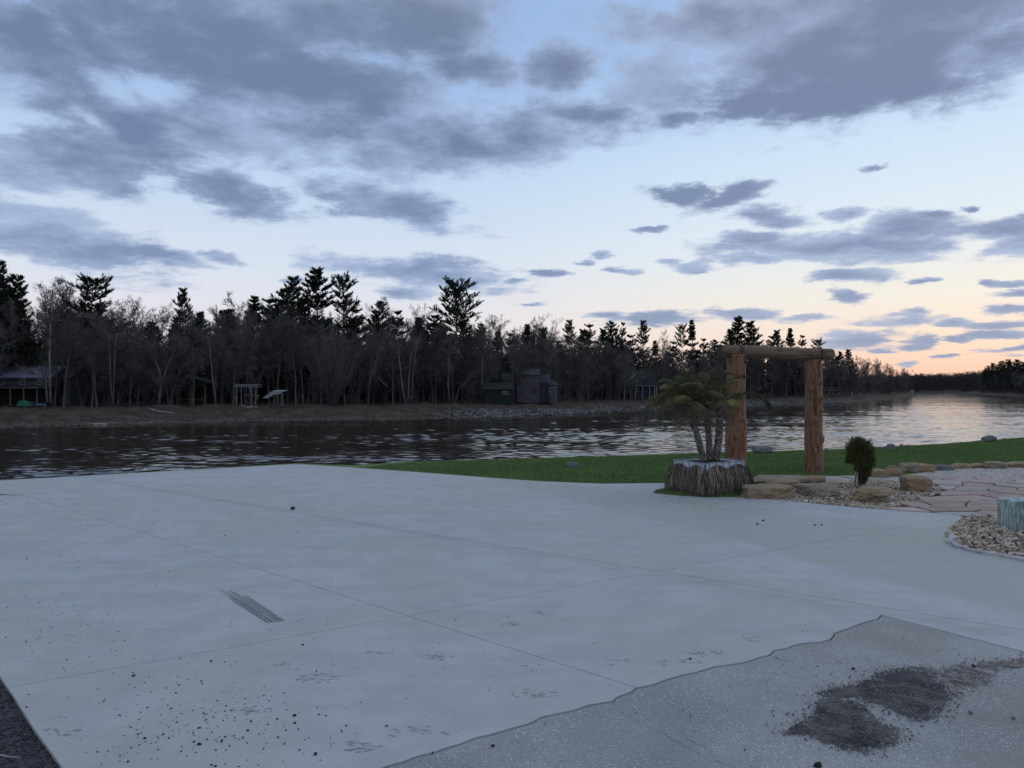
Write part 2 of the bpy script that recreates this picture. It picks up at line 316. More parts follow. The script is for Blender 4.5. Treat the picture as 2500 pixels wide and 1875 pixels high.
M = dict(
 concrete=concrete_mat(), old=aggregate_mat(), water=water_mat(),
 joint=mat('joint_dirt', (0.045, 0.045, 0.045), (0.08, 0.075, 0.07), 30),
 asphalt=mat('crushed_asphalt', (0.035, 0.036, 0.04), (0.09, 0.09, 0.095), 60, bump=0.8, bscale=90, world_pos=True, bdist=0.01),
 chip=mat('asphalt_chip', (0.035, 0.036, 0.04), (0.085, 0.085, 0.09), 25, rnd=0.0, world_pos=True),
 chip2=mat('dark_stone_chip', (0.018, 0.018, 0.02), (0.05, 0.05, 0.055), 25, world_pos=True),
 spillchip=mat('spilled_gravel', (0.06, 0.06, 0.063), (0.20, 0.18, 0.165), 6, world_pos=True, detail=8, c3=(0.10, 0.10, 0.105)),
 dirt_pale=mat('pale_brown_dirt', (0.27, 0.235, 0.21), (0.20, 0.175, 0.155), 7, world_pos=True, bump=0.4, bscale=60, bdist=0.01),
 dirt=mat('brown_dirt', (0.21, 0.18, 0.16), (0.12, 0.108, 0.10), 5, world_pos=True, bump=0.6, bscale=60, bdist=0.01, c3=(0.19, 0.165, 0.15)),
 skid=mat('tyre_rubber_mark', (0.15, 0.155, 0.155), (0.34, 0.345, 0.34), 45, world_pos=True),
 print_=mat('dried_mud_print', (0.30, 0.31, 0.31), (0.44, 0.45, 0.44), 40, world_pos=True),
 rust=mat('rust_stain', (0.34, 0.31, 0.25), (0.40, 0.375, 0.32), 25, world_pos=True),
 scratch=mat('pale_scratch', (0.68, 0.69, 0.68), (0.58, 0.59, 0.58), 25, world_pos=True),
 lawn=grass_mat('lawn', (0.115, 0.185, 0.062, 1), (0.15, 0.225, 0.077, 1), (0.20, 0.20, 0.10, 1)),
 blade=grass_mat('grass_blade', (0.125, 0.20, 0.065, 1), (0.165, 0.245, 0.082, 1), (0.24, 0.24, 0.12, 1)),
 bank=mat('bank_soil', (0.10, 0.076, 0.056), (0.045, 0.036, 0.029), 0.6, bump=1.0, bscale=4, world_pos=True, c3=(0.10, 0.10, 0.06), bdist=0.25, detail=9),
 forest_floor=mat('leaf_litter', (0.035, 0.028, 0.022), (0.06, 0.05, 0.035), 0.5, world_pos=True),
 deadgrass=mat('dead_grass', (0.135, 0.102, 0.073), (0.065, 0.05, 0.037), 0.35, world_pos=True),
 riprap=mat('riprap_rock', (0.05, 0.048, 0.046), (0.19, 0.186, 0.182), 0.9, world_pos=True, detail=8),
 mudrock=mat('muddy_bank_rock', (0.09, 0.075, 0.065), (0.17, 0.15, 0.135), 0.55, world_pos=True, detail=8),
 bark=mat('grey_bark', (0.075, 0.070, 0.066), (0.13, 0.12, 0.112), 1.5, stretch=(1, 1, 0.3), rnd=0.35),
 palebark=mat('pale_bark', (0.11, 0.105, 0.10), (0.22, 0.21, 0.195), 1.2, stretch=(1, 1, 0.4)),
 twig=mat('brown_twig', (0.082, 0.075, 0.069), (0.12, 0.109, 0.098), 0.5, rnd=0.45),
 needle=mat('pine_needle', (0.014, 0.026, 0.014), (0.028, 0.048, 0.024), 0.4, rnd=0.3),
 farwood=mat('far_wood', (0.030, 0.028, 0.030), (0.048, 0.042, 0.042), 0.08, world_pos=True),
 farneedle=mat('far_needle', (0.016, 0.022, 0.018), (0.026, 0.034, 0.026), 0.08, world_pos=True),
 logwood=wood_mat('peeled_log', (0.22, 0.088, 0.040, 1), (0.34, 0.175, 0.095, 1), (0.04, 0.016, 0.010, 1)),
 beamwood=wood_mat('weathered_log', (0.20, 0.115, 0.07, 1), (0.27, 0.17, 0.11, 1), (0.055, 0.032, 0.02, 1)),
 endgrain=mat('log_end_grain', (0.045, 0.035, 0.03), (0.10, 0.075, 0.06), 20),
 iron=mat('black_iron', (0.02, 0.02, 0.022), (0.05, 0.045, 0.04), 12, rough=0.5, spec=0.5),
 galv=mat('galvanised_tube', (0.28, 0.31, 0.36), (0.20, 0.22, 0.25), 12, rough=0.45, metal=0.3),
 plastic=mat('white_plastic', (0.62, 0.66, 0.72), (0.5, 0.54, 0.6), 4, rough=0.45),
 thatch=mat('dried_palm_thatch', (0.25, 0.19, 0.14), (0.10, 0.075, 0.06), 55, stretch=(1, 1, 0.05), detail=2, contrast=(0.45, 0.55), c3=(0.40, 0.33, 0.26)),
 thatch_pale=mat('pale_thatch_strip', (0.42, 0.34, 0.26), (0.30, 0.24, 0.18), 20, stretch=(1, 1, 0.1)),
 thatch_dark=mat('dark_thatch_strip', (0.10, 0.075, 0.06), (0.06, 0.048, 0.04), 20, stretch=(1, 1, 0.1)),
 soil=mat('potting_soil', (0.02, 0.014, 0.01), (0.04, 0.028, 0.02), 20, bump=1, bscale=60),
 palmtrunk=mat('palm_trunk', (0.10, 0.08, 0.065), (0.34, 0.30, 0.25), 30, detail=2, contrast=(0.45, 0.55), c3=(0.06, 0.05, 0.04)),
 frond=mat('palm_leaflet', (0.145, 0.135, 0.052), (0.065, 0.072, 0.032), 2.6, c3=(0.32, 0.27, 0.12), rnd=0.5),
 fronddead=mat('dry_palm_leaflet', (0.22, 0.20, 0.14), (0.13, 0.115, 0.08), 3),
 cedar=mat('cedar_sprig', (0.040, 0.055, 0.016), (0.085, 0.085, 0.026), 7, c3=(0.12, 0.09, 0.03)),
 cedardead=mat('cedar_bark', (0.20, 0.15, 0.10), (0.12, 0.09, 0.06), 12),
 guard=mat('white_trunk_guard', (0.62, 0.63, 0.65), (0.5, 0.5, 0.52), 12),
 sand1=strata_mat('tan_sandstone', (0.25, 0.175, 0.10, 1), (0.37, 0.27, 0.16, 1), (0.24, 0.20, 0.15, 1)),
 sand2=strata_mat('grey_topped_sandstone', (0.22, 0.17, 0.11, 1), (0.31, 0.26, 0.19, 1), (0.42, 0.40, 0.37, 1)),
 sand3=strata_mat('rusty_sandstone', (0.22, 0.12, 0.06, 1), (0.34, 0.24, 0.14, 1), (0.40, 0.37, 0.31, 1), 22),
 fieldstone=strata_mat('grey_fieldstone', (0.13, 0.13, 0.13, 1), (0.2, 0.2, 0.2, 1), (0.28, 0.27, 0.26, 1), 2),
 flag=mat('pink_flagstone', (0.43, 0.32, 0.265), (0.31, 0.24, 0.205), 2.2, world_pos=True, c3=(0.50, 0.42, 0.37), rnd=0.14, bump=0.5, bscale=25, bdist=0.01),
 flaggrey=mat('grey_flagstone', (0.42, 0.39, 0.36), (0.33, 0.30, 0.27), 2.2, world_pos=True, rnd=0.1, bump=0.5, bscale=25, bdist=0.01),
 pebble=mat('river_pebble', (0.58, 0.475, 0.35), (0.30, 0.24, 0.175), 13, world_pos=True, detail=2, contrast=(0.42, 0.58), c3=(0.66, 0.61, 0.53)),
 bedsoil=mat('bed_soil', (0.07, 0.06, 0.05), (0.12, 0.10, 0.08), 8, world_pos=True),
 crush=mat('pale_crushed_stone', (0.60, 0.555, 0.51), (0.44, 0.40, 0.37), 16, world_pos=True, bump=1.0, bscale=50, bdist=0.02, c3=(0.40, 0.365, 0.33)),
 crushbit=mat('crushed_stone_bit', (0.66, 0.61, 0.56), (0.36, 0.33, 0.30), 9, world_pos=True, detail=2),
 marble_white=mat('kerb_stone', (0.55, 0.54, 0.53), (0.32, 0.31, 0.30), 12, world_pos=True, bump=0.5, bscale=20),
 h_blue=mat('blue_metal_roof', (0.22, 0.21, 0.30), (0.16, 0.155, 0.225), 1.0, rough=0.5),
 h_wall=mat('dark_siding', (0.05, 0.05, 0.055), (0.07, 0.07, 0.075), 2),
 h_grey=mat('grey_siding', (0.085, 0.082, 0.09), (0.065, 0.062, 0.07), 1.5),
 h_roof=mat('slate_roof', (0.05, 0.056, 0.062), (0.036, 0.04, 0.045), 1.5),
 h_green=mat('dark_green_siding', (0.012, 0.019, 0.016), (0.018, 0.025, 0.021), 2),
 h_trim=mat('pale_trim', (0.24, 0.245, 0.25), (0.18, 0.185, 0.19), 2),
 h_glass=mat('dark_glass', (0.01, 0.011, 0.014), rough=0.1, spec=0.6),
 tarp=mat('green_tarp', (0.03, 0.13, 0.09), (0.02, 0.09, 0.065), 2),
 bluehull=mat('pale_blue_hull', (0.18, 0.25, 0.30), rough=0.4),
 white=mat('white_paint', (0.34, 0.35, 0.37), (0.22, 0.23, 0.245), 1),
 oldwood=mat('weathered_timber', (0.10, 0.085, 0.07), (0.15, 0.13, 0.11), 2),
 drift=mat('bleached_driftwood', (0.50, 0.46, 0.42), (0.36, 0.32, 0.29), 3),
)
def marble():
    m, n, b = newmat('green_striped_stone')
    co = n.n('ShaderNodeTexCoord').outputs['Object']
    f = n.noise(n.v('MULTIPLY', co, (14, 14, 0.9)), 1.5, 5, 0.6, 0.6)
    col = n.ramp(f, [(0.30, (0.09, 0.17, 0.16, 1)), (0.42, (0.27, 0.39, 0.37, 1)), (0.50, (0.12, 0.23, 0.22, 1)), (0.56, (0.50, 0.56, 0.52, 1)), (0.66, (0.20, 0.30, 0.28, 1)), (0.75, (0.36, 0.36, 0.30, 1))])
    f2 = n.noise(n.v('MULTIPLY', co, (3, 3, 1.5)), 2.0, 5, 0.6)
    col = n.mix(n.smooth(f2, 0.54, 0.62, 0, 0.85), col, (0.68, 0.71, 0.73, 1))
    n.put(b.inputs['Base Color'], col); b.inputs['Roughness'].default_value = 0.6
    bp = n.n('ShaderNodeBump'); bp.inputs['Strength'].default_value = 0.4; bp.inputs['Distance'].default_value = 0.01
    n.put(bp.inputs['Height'], f); n.put(b.inputs['Normal'], bp.outputs[0])
    return m
M['marble'] = marble()

def breakup(m, sc, lo, hi):
    nt = m.node_tree; n = NB(nt); out = nt.nodes['Material Output']; b = nt.nodes['Principled BSDF']
    f = n.smooth(n.noise(n.n('ShaderNodeNewGeometry').outputs['Position'], sc, 8, 0.7), lo, hi); n.put(b.inputs['Alpha'], f)
breakup(M['rust'], 30, 0.40, 0.60); breakup(M['dirt'], 7, 0.40, 0.52); breakup(M['dirt_pale'], 8, 0.44, 0.66); breakup(M['skid'], 60, 0.34, 0.50); breakup(M['print_'], 45, 0.38, 0.55); breakup(M['scratch'], 20, 0.42, 0.6)
# ------------------------------------------------------------------ mesh helpers
def mesh_np(name, V, Fc, mt, smooth=False):
    """V (n,3), Fc (m,k) constant-k faces or a list of such arrays"""
    me = bpy.data.meshes.new(name)
    if not isinstance(Fc, list): Fc = [Fc]
    Fc = [np.asarray(f, dtype=np.int32) for f in Fc if len(f)]
    V = np.asarray(V, dtype=np.float32)
    me.vertices.add(len(V)); me.vertices.foreach_set('co', V.ravel())
    lt = np.concatenate([np.full(len(f), f.shape[1], dtype=np.int32) for f in Fc])
    li = np.concatenate([f.ravel() for f in Fc])
    me.loops.add(len(li)); me.loops.foreach_set('vertex_index', li)
    me.polygons.add(len(lt)); ls = np.zeros(len(lt), dtype=np.int32); ls[1:] = np.cumsum(lt)[:-1]
    me.polygons.foreach_set('loop_start', ls); me.polygons.foreach_set('loop_total', lt)
    me.polygons.foreach_set('use_smooth', np.full(len(lt), smooth, dtype=bool))
    me.update(calc_edges=True); me.validate()
    if mt: me.materials.append(mt)
    return me
def link(name, me, parent=None, loc=None, **props):
    o = bpy.data.objects.new(name, me); COL.objects.link(o)
    if parent is not None: o.parent = parent
    if loc is not None: o.location = loc
    for k, v in props.items(): o[k] = v
    return o
def thing(name, label, cat, loc=(0, 0, 0), rz=0.0, group=None, me=None):
    o = bpy.data.objects.new(name, me); COL.objects.link(o)
    o.location = loc; o.rotation_euler = (0, 0, rz); o['label'] = label; o['category'] = cat
    if group: o['group'] = group
    return o
class MB:
    def __init__(s): s.V = []; s.F = []; s.n = 0
    def add(s, V, F):
        V = np.asarray(V, float)
        s.V.append(V); s.F += [tuple(int(i)+s.n for i in f) for f in F]; s.n += len(V)
    def box(s, c, sz, rz=0.0):
        x, y, z = [q/2 for q in sz]
        v = np.array([(-x,-y,-z),(x,-y,-z),(x,y,-z),(-x,y,-z),(-x,-y,z),(x,-y,z),(x,y,z),(-x,y,z)])
        if rz: cs, sn = math.cos(rz), math.sin(rz); v = v @ np.array([[cs, sn, 0], [-sn, cs, 0], [0, 0, 1]])
        s.add(v+np.array(c), [(0,3,2,1),(4,5,6,7),(0,1,5,4),(1,2,6,5),(2,3,7,6),(3,0,4,7)])
    def tube(s, pts, rad, k=8, cap=True):
        pts = [Vector(p) for p in pts]; n = len(pts)
        if not hasattr(rad, '__len__'): rad = [rad]*n
        rings = []; up = Vector((0.13, 0.31, 0.94))
        for i in range(n):
            d = (pts[min(i+1, n-1)]-pts[max(i-1, 0)]).normalized()
            a = d.cross(up); a = a.normalized() if a.length > 1e-3 else Vector((1, 0, 0)); b = d.cross(a)
            rings += [tuple(pts[i]+(a*math.cos(2*PI*j/k)+b*math.sin(2*PI*j/k))*rad[i]) for j in range(k)]
        f = [(i*k+j, i*k+(j+1) % k, (i+1)*k+(j+1) % k, (i+1)*k+j) for i in range(n-1) for j in range(k)]
        if cap: f += [tuple(range(k))[::-1], tuple((n-1)*k+j for j in range(k))]
        s.add(rings, f)
    def prism(s, pts, z0, z1):
        n = len(pts); v = [(x, y, z0) for x, y in pts]+[(x, y, z1) for x, y in pts]
        f = [tuple(range(n))[::-1], tuple(range(n, 2*n))]+[(i, (i+1) % n, n+(i+1) % n, n+i) for i in range(n)]
        s.add(v, f)
    def mesh(s, name, mt, smooth=False):
        me = bpy.data.meshes.new(name); me.from_pydata(np.concatenate(s.V).tolist(), [], s.F)
        if smooth: me.polygons.foreach_set('use_smooth', [True]*len(me.polygons))
        me.materials.append(mt); me.update(); return me
    def build(s, name, mt, parent=None, smooth=False, **p): return link(name, s.mesh(name, mt, smooth), parent, **p)

def icos(sub):
    bm = bmesh.new(); bmesh.ops.create_icosphere(bm, subdivisions=sub, radius=1.0)
    V = np.array([v.co[:] for v in bm.verts]); Fc = np.array([[v.index for v in f.verts] for f in bm.faces]); bm.free(); return V, Fc
ICO1 = icos(1)
OCT = (np.array([(1,0,0),(-1,0,0),(0,1,0),(0,-1,0),(0,0,1),(0,0,-1)], float), np.array([(0,2,4),(2,1,4),(1,3,4),(3,0,4),(2,0,5),(1,2,5),(3,1,5),(0,3,5)]))
def scatter(base, P, S, rng, squash=(1, 0.75, 0.5), jit=0.25):
    """many small stones as one mesh: positions P (n,3), sizes S (n,)"""
    bV, bF = base; n = len(P); k = len(bV)
    V = np.repeat(bV[None], n, 0)*(1+rng.uniform(-jit, jit, (n, k, 1)))
    sc = np.array(squash)*rng.uniform(0.75, 1.25, (n, 3))
    V = V*sc[:, None, :]*S[:, None, None]
    a = rng.uniform(0, 2*PI, n); c, s = np.cos(a), np.sin(a); t = rng.normal(0, 0.25, n)
    V = np.stack([V[..., 0], V[..., 1], V[..., 2]+V[..., 0]*t[:, None]], -1)
    V = np.stack([V[..., 0]*c[:, None]-V[..., 1]*s[:, None], V[..., 0]*s[:, None]+V[..., 1]*c[:, None], V[..., 2]], -1)+P[:, None, :]
    Fc = bF[None]+(np.arange(n)*k)[:, None, None]
    return V.reshape(-1, 3), Fc.reshape(-1, bF.shape[1])
def inpoly(P, poly):
    x, y = P[:, 0], P[:, 1]; ins = np.zeros(len(P), bool); n = len(poly)
    for i in range(n):
        x1, y1 = poly[i]; x2, y2 = poly[(i+1) % n]
        if y1 == y2: continue
        c = ((y1 > y) != (y2 > y)) & (x < (x2-x1)*(y-y1)/(y2-y1)+x1); ins ^= c
    return ins
def rnd_in(poly, n, rng):
    p = np.array(poly); lo, hi = p.min(0), p.max(0); out = np.zeros((0, 2))
    while len(out) < n:
        q = rng.uniform(lo, hi, (n*2, 2)); out = np.concatenate([out, q[inpoly(q, poly)]])
    return out[:n]
def clip(poly, p, nrm):
    """keep the side of the line through p where dot(x-p, nrm) >= 0"""
    out = []
    for i in range(len(poly)):
        a, b = poly[i], poly[(i+1) % len(poly)]
        da = (a[0]-p[0])*nrm[0]+(a[1]-p[1])*nrm[1]; db = (b[0]-p[0])*nrm[0]+(b[1]-p[1])*nrm[1]
        if da >= 0: out.append(a)
        if (da >= 0) != (db >= 0):
            t = da/(da-db); out.append((a[0]+(b[0]-a[0])*t, a[1]+(b[1]-a[1])*t))
    return out
def spikes(A, B, W, name=None):
    """thin 3-sided pyramids from A to tips B, base width W"""
    A, B, W = np.asarray(A, float), np.asarray(B, float), np.asarray(W, float)
    d = B-A; L = np.linalg.norm(d, axis=1, keepdims=True)+1e-9; d = d/L
    ref = np.where(np.abs(d[:, 2:3]) > 0.9, np.array([[1., 0, 0]]), np.array([[0., 0, 1]]))
    u = np.cross(d, ref); u /= np.linalg.norm(u, axis=1, keepdims=True)+1e-9; v = np.cross(d, u)
    n = len(A); W = W.reshape(-1, 1)
    P = [A+W*(u*math.cos(a)+v*math.sin(a)) for a in (0.5, 0.5+2*PI/3, 0.5+4*PI/3)]+[B]
    V = np.stack(P, 1).reshape(-1, 3)
    f = np.array([(0, 1, 3), (1, 2, 3), (2, 0, 3)])
    return V, (f[None]+(np.arange(n)*4)[:, None, None]).reshape(-1, 3)
def prisms(A, B, ra, rb, k=3):
    A, B = np.asarray(A, float), np.asarray(B, float); ra = np.asarray(ra).reshape(-1, 1); rb = np.asarray(rb).reshape(-1, 1)
    d = B-A; d = d/(np.linalg.norm(d, axis=1, keepdims=True)+1e-9)
    ref = np.where(np.abs(d[:, 2:3]) > 0.95, np.array([[1., 0, 0]]), np.array([[0., 0, 1]]))
    u = np.cross(d, ref); u /= np.linalg.norm(u, axis=1, keepdims=True)+1e-9; v = np.cross(d, u); n = len(A)
    P = []
    for C, r in ((A, ra), (B, rb)):
        for j in range(k): P.append(C+r*(u*math.cos(2*PI*j/k)+v*math.sin(2*PI*j/k)))
    V = np.stack(P, 1).reshape(-1, 3)
    f = np.array([(j, (j+1) % k, k+(j+1) % k, k+j) for j in range(k)])
    return V, (f[None]+(np.arange(n)*2*k)[:, None, None]).reshape(-1, 4)
def join(parts):
    V = []; by = {}; n = 0
    for v, f in parts:
        if len(v) == 0: continue
        by.setdefault(f.shape[1], []).append(f+n); V.append(v); n += len(v)
    return np.concatenate(V), [np.concatenate(x) for x in by.values()]
def fbm(p, s=1.0, o=4):
    return mn.fractal(Vector(p)*s, 1.0, 2.0, o)

# ================================================================== THE SETTING
# river and land
WZ = -3.0
xs = np.linspace(-900, 1500, 25); ys = np.linspace(8, 3000, 25)
V = np.array([(x, y, WZ-0.14) for y in ys for x in xs]); k = len(xs)
Fq = np.array([(j*k+i, j*k+i+1, (j+1)*k+i+1, (j+1)*k+i) for j in range(len(ys)-1) for i in range(k-1)])
def river_waves():
    """the reach in view as real waves: many crossing wave trains, stronger in ruffled patches"""
    q = np.random.default_rng(4); nr, nc = 840, 520
    d = 36*np.exp(np.linspace(0, math.log(700/36), nr)); a = np.linspace(-0.82, 0.82, nc)
    Y = np.repeat(d[:, None], nc, 1); X = Y*a[None]; step = Y*0.0034
    def low(n, l0, l1, ax):
        z = np.zeros_like(X)
        for _ in range(n):
            lam = math.exp(q.uniform(math.log(l0), math.log(l1))); th = q.normal(PI/2, 0.35); kk = 2*PI/lam
            z += np.sin(kk*(X*ax*math.cos(th)+Y*math.sin(th))+q.uniform(0, 6.28))
        return z/math.sqrt(n/2)
    patch = 1/(1+np.exp(-3.0*low(14, 5, 40, 0.35)))
    Z = np.zeros_like(X); N = 110
    for _ in range(N):
        lam = math.exp(q.uniform(math.log(0.42), math.log(2.2))); th = q.normal(PI/2-0.15, 0.65); kk = 2*PI/lam
        w_ = np.clip((lam/step-1.8)/1.2, 0, 1)
        Z += w_*(WAVE/math.sqrt(N/2))/kk*np.sin(kk*(X*math.cos(th)+Y*math.sin(th))+q.uniform(0, 6.28)+0.6*np.sin(0.31*X+0.17*Y+lam))
    Z *= 0.45+0.65*patch
    Vw = np.stack([X, Y, WZ+Z], -1).reshape(-1, 3); I = np.arange(nr*nc).reshape(nr, nc)
    return Vw, np.stack([I[:-1, :-1], I[:-1, 1:], I[1:, 1:], I[1:, :-1]], -1).reshape(-1, 4)
WAVE = 0.105
V, Fq = join([(V, Fq), river_waves()])
link('river', mesh_np('river', V, Fq, M['water'], True), kind='structure')
link('riverbed_ground', mesh_np('riverbed_ground', np.array([(-4000, -3000, -5.5), (4000, -3000, -5.5), (4000, 5000, -5.5), (-4000, 5000, -5.5)]), np.array([(0, 1, 2, 3)]), M['bank']), kind='structure')

SH = [(-900, 78), (-500, 84), (0, 91), (450, 104), (900, 114), (1250, 123), (1400, 139), (1500, 152), (1600, 166), (1750, 190), (1900, 214), (2050, 238), (2120, 275), (2180, 340), (2232, 450)]
FS = [(2000, 900), (2230, 745), (2300, 725), (2380, 600), (2440, 500), (2500, 418), (2700, 330), (3200, 260), (4200, 200)]
def shore(px, tab=SH): return float(np.interp(px, [q[0] for q in tab], [q[1] for q in tab]))
def wig(px): return 1.2*mn.noise(Vector((px*0.012, 3.1, 0)))+0.6*mn.noise(Vector((px*0.05, 8.1, 0)))
def bank_z(px, t, far=False):
    """height of the far bank t metres behind its waterline"""
    if t <= 0: return WZ+t*0.12
    s = min(t/19.0, 1.0); z = WZ+1.75*(1-(1-s)**1.7)
    z += 0.30*mn.noise(Vector((px*0.02, t*0.12, 1.0)))*min(t/4, 1)+0.12*mn.noise(Vector((px*0.09, t*0.5, 5.0)))*min(t/3, 1)
    if t > 19: z += (t-19)*0.006
    if far: z += max(0, min(t-20, 600))*0.028
    return z
def bank_mesh(name, tab, p0, p1, step, far):
    ts = [-8, -3, -1, 0, 0.5, 1, 1.6, 2.4, 3.4, 4.6, 6, 7.5, 9, 11, 13, 15, 17, 19, 22, 26, 32, 45, 70, 110, 180, 300, 600]
    pxs = np.arange(p0, p1+step/2, step); V = []
    for px in pxs:
        s = shore(px, tab)+wig(px)
        for tt in ts:
            d = s+tt; V.append((PX(px, d), d, bank_z(px, tt, far)))
    n = len(ts); m = len(pxs)
    Fq = np.array([(i*n+j, (i+1)*n+j, (i+1)*n+j+1, i*n+j+1) for i in range(m-1) for j in range(n-1)])
    me = mesh_np(name, V, Fq, M['bank'], True); me.materials.append(M['forest_floor'])
    for p in me.polygons:
        if p.index % (n-1) >= 18: p.material_index = 1
    return link(name, me, kind='structure')
bank_mesh('far_riverbank', SH, -900, 2232, 9, False)
bank_mesh('distant_riverbank', FS, 2000, 4200, 12, True)

# near land: bank that falls from the lawn and the pad to the water
edge_px = [(-700, 1212), (-300, 1190), (0, 1169), (300, 1152), (723, 1128), (860, 1133), (1000, 1124), (1250, 1118), (1500, 1110), (1760, 1102), (2030, 1095), (2150, 1089), (2300, 1081), (2500, 1066), (2700, 1054), (3100, 1038)]
edge = [G(*q) for q in edge_px]
def densify(pts, n, amp=0.0, f=1.0):
    out = []
    for i in range(len(pts)-1):
        for j in range(n):
            t = j/n; x = pts[i][0]*(1-t)+pts[i+1][0]*t; y = pts[i][1]*(1-t)+pts[i+1][1]*t
            if amp: x += amp*mn.noise(Vector((x*f, y*f, 2.0))); y += amp*mn.noise(Vector((x*f, y*f, 9.0)))
            out.append((x, y))
    out.append(pts[-1]); return out
ed = densify(edge, 14, 0.12, 1.3)
prof = [(0.0, -0.03), (0.35, -0.16), (0.9, -0.5), (2.0, -1.3), (4.0, -2.4), (6.5, -3.4), (12, -4.6)]
V = []
for i, (x, y) in enumerate(ed):
    for tt, z in prof: V.append((x-tt*0.35, y+tt, z+0.05*mn.noise(Vector((x*2, tt*2, 0)))))
n = len(prof); Fq = np.array([(i*n+j, (i+1)*n+j, (i+1)*n+j+1, i*n+j+1) for i in range(len(ed)-1) for j in range(n-1)])
link('near_riverbank', mesh_np('near_riverbank', V, Fq, M['bank'], True), kind='structure')
# lawn sheet (also the soil below everything near)
lw = [(-40, -25)]+[(x, y) for x, y in ed]+[(60, -25)]
mb = MB()
near = [(x, y, -0.028) for x, y in ed]; V = near+[(x*0.9, -25.0, -0.028) for x, y in ed]
n = len(ed); Fq = np.array([(i, n+i, n+i+1, i+1) for i in range(n-1)])
link('lawn', mesh_np('lawn', V, Fq, M['lawn']), kind='structure')

# concrete pad in poured panels, recessed joints between
g = lambda *q: G(*q)
crack_px = [(927,1874),(1010,1848),(1070,1828),(1149,1805),(1215,1787),(1289,1765),(1330,1747),(1380,1738),(1438,1720),(1488,1711),(1498,1703),(1530,1692),(1555,1679),(1600,1666),(1646,1652),(1700,1640),(1741,1627),(1800,1618),(1850,1607),(1876,1598),(1885,1588),(1920,1581),(1958,1570),(2000,1566),(2027,1560),(2033,1546),(2070,1533),(2110,1517),(2140,1511),(2151,1501)]
crack = densify([g(*q) for q in crack_px], 3, 0.018, 9.0)
corner = (-1.50, 2.90)
C_end = g(2500, 1590); C_dir = np.array(C_end)-np.array(g(2151, 1501)); C_dir /= np.linalg.norm(C_dir)
farC = tuple(np.array(C_end)+C_dir*6)
bed_edge = [g(*q) for q in [(3000, 1400), (2500, 1368), (2362, 1340), (2312, 1326), (2308, 1303), (2335, 1274), (2350, 1262), (2339, 1256), (2226, 1249), (2118, 1241), (2000, 1230), (1883, 1219), (1807, 1214), (1666, 1211), (1593, 1204), (1600, 1196), (1636, 1188), (1639, 1179)]]
far_e = [g(*q) for q in [(1639, 1179), (1469, 1181), (1322, 1175), (1180, 1165), (1000, 1151), (859, 1141), (723, 1133), (360, 1153), (0, 1173), (-500, 1204)]]
left_far = (-12.5, 13.6)
asph = [left_far, g(0, 1650), g(36, 1703), g(81, 1775), g(154, 1875), corner]
pad = asph+crack+[farC, (14.0, 1.0)]+[tuple(bed_edge[0])]+bed_edge[1:]+far_e[1:]
# fix far right: pad carries on to the right of the old slab
jA = (g(230, 1263), g(1555, 1679)); jB = (g(23, 1678), g(1578, 1399)); jC = (g(348, 1191), g(1302, 1345)); jD = (g(0, 1213), g(741, 1166))
def line(a, b): return (a, (-(b[1]-a[1]), b[0]-a[0]))
LA, LB, LC, LD = [line(*q) for q in (jA, jB, jC, jD)]
def nrmz(v): l = math.hypot(*v); return (v[0]/l, v[1]/l)
pieces = [pad]
for (p, nv), gap in ((LA, 0.0038), (LB, 0.0032), (LC, 0.0052), (LD, 0.0042)):
    nv = nrmz(nv); new = []
    for pc in pieces:
        for sgn in (1, -1):
            nn = (nv[0]*sgn, nv[1]*sgn); q = (p[0]+nn[0]*gap, p[1]+nn[1]*gap)
            c = clip(pc, q, nn)
            if len(c) >= 3:
                ar = abs(sum(c[i][0]*c[(i+1) % len(c)][1]-c[(i+1) % len(c)][0]*c[i][1] for i in range(len(c))))/2
                if ar > 0.05: new.append(c)
    pieces = new
def poly_obj(name, poly, z, thick, mt, parent=None, tilt=0.0, **props):
    """flat piece with real thickness; concave outlines are triangulated"""
    bm = bmesh.new(); vs = []
    for x, y in poly:
        if vs and (Vector((x, y, z))-vs[-1].co).length < 1e-4: continue
        vs.append(bm.verts.new((x, y, z)))
    f = bm.faces.new(vs); bm.normal_update()
    if f.normal.z < 0: f.normal_flip()
    bmesh.ops.triangulate(bm, faces=[f])
    r = bmesh.ops.extrude_face_region(bm, geom=bm.faces[:])
    top = [v for v in r['geom'] if isinstance(v, bmesh.types.BMVert)]
    for v in top: v.co.z -= thick
    bmesh.ops.recalc_face_normals(bm, faces=bm.faces[:])
    me = bpy.data.meshes.new(name); bm.to_mesh(me); bm.free(); me.materials.append(mt)
    o = link(name, me, parent, **props); return o
padroot = link('concrete_pad', None, kind='structure')
for pc in pieces: poly_obj('concrete_panel', pc, 0.0, 0.02, M['concrete'], padroot)
poly_obj('joint_base', [(-13, 13.3), (-3.3, 4.5), (-1.6, 2.6), (1.0, 3.4), (9, -1), (14, 1.0), (9.5, 6.8), (6.2, 8.2), (5.3, 10.2), (3.0, 12.5), (2.6, 13.9), (0.5, 14.1), (-5, 17.3)], -0.021, 0.004, M['joint'], padroot)
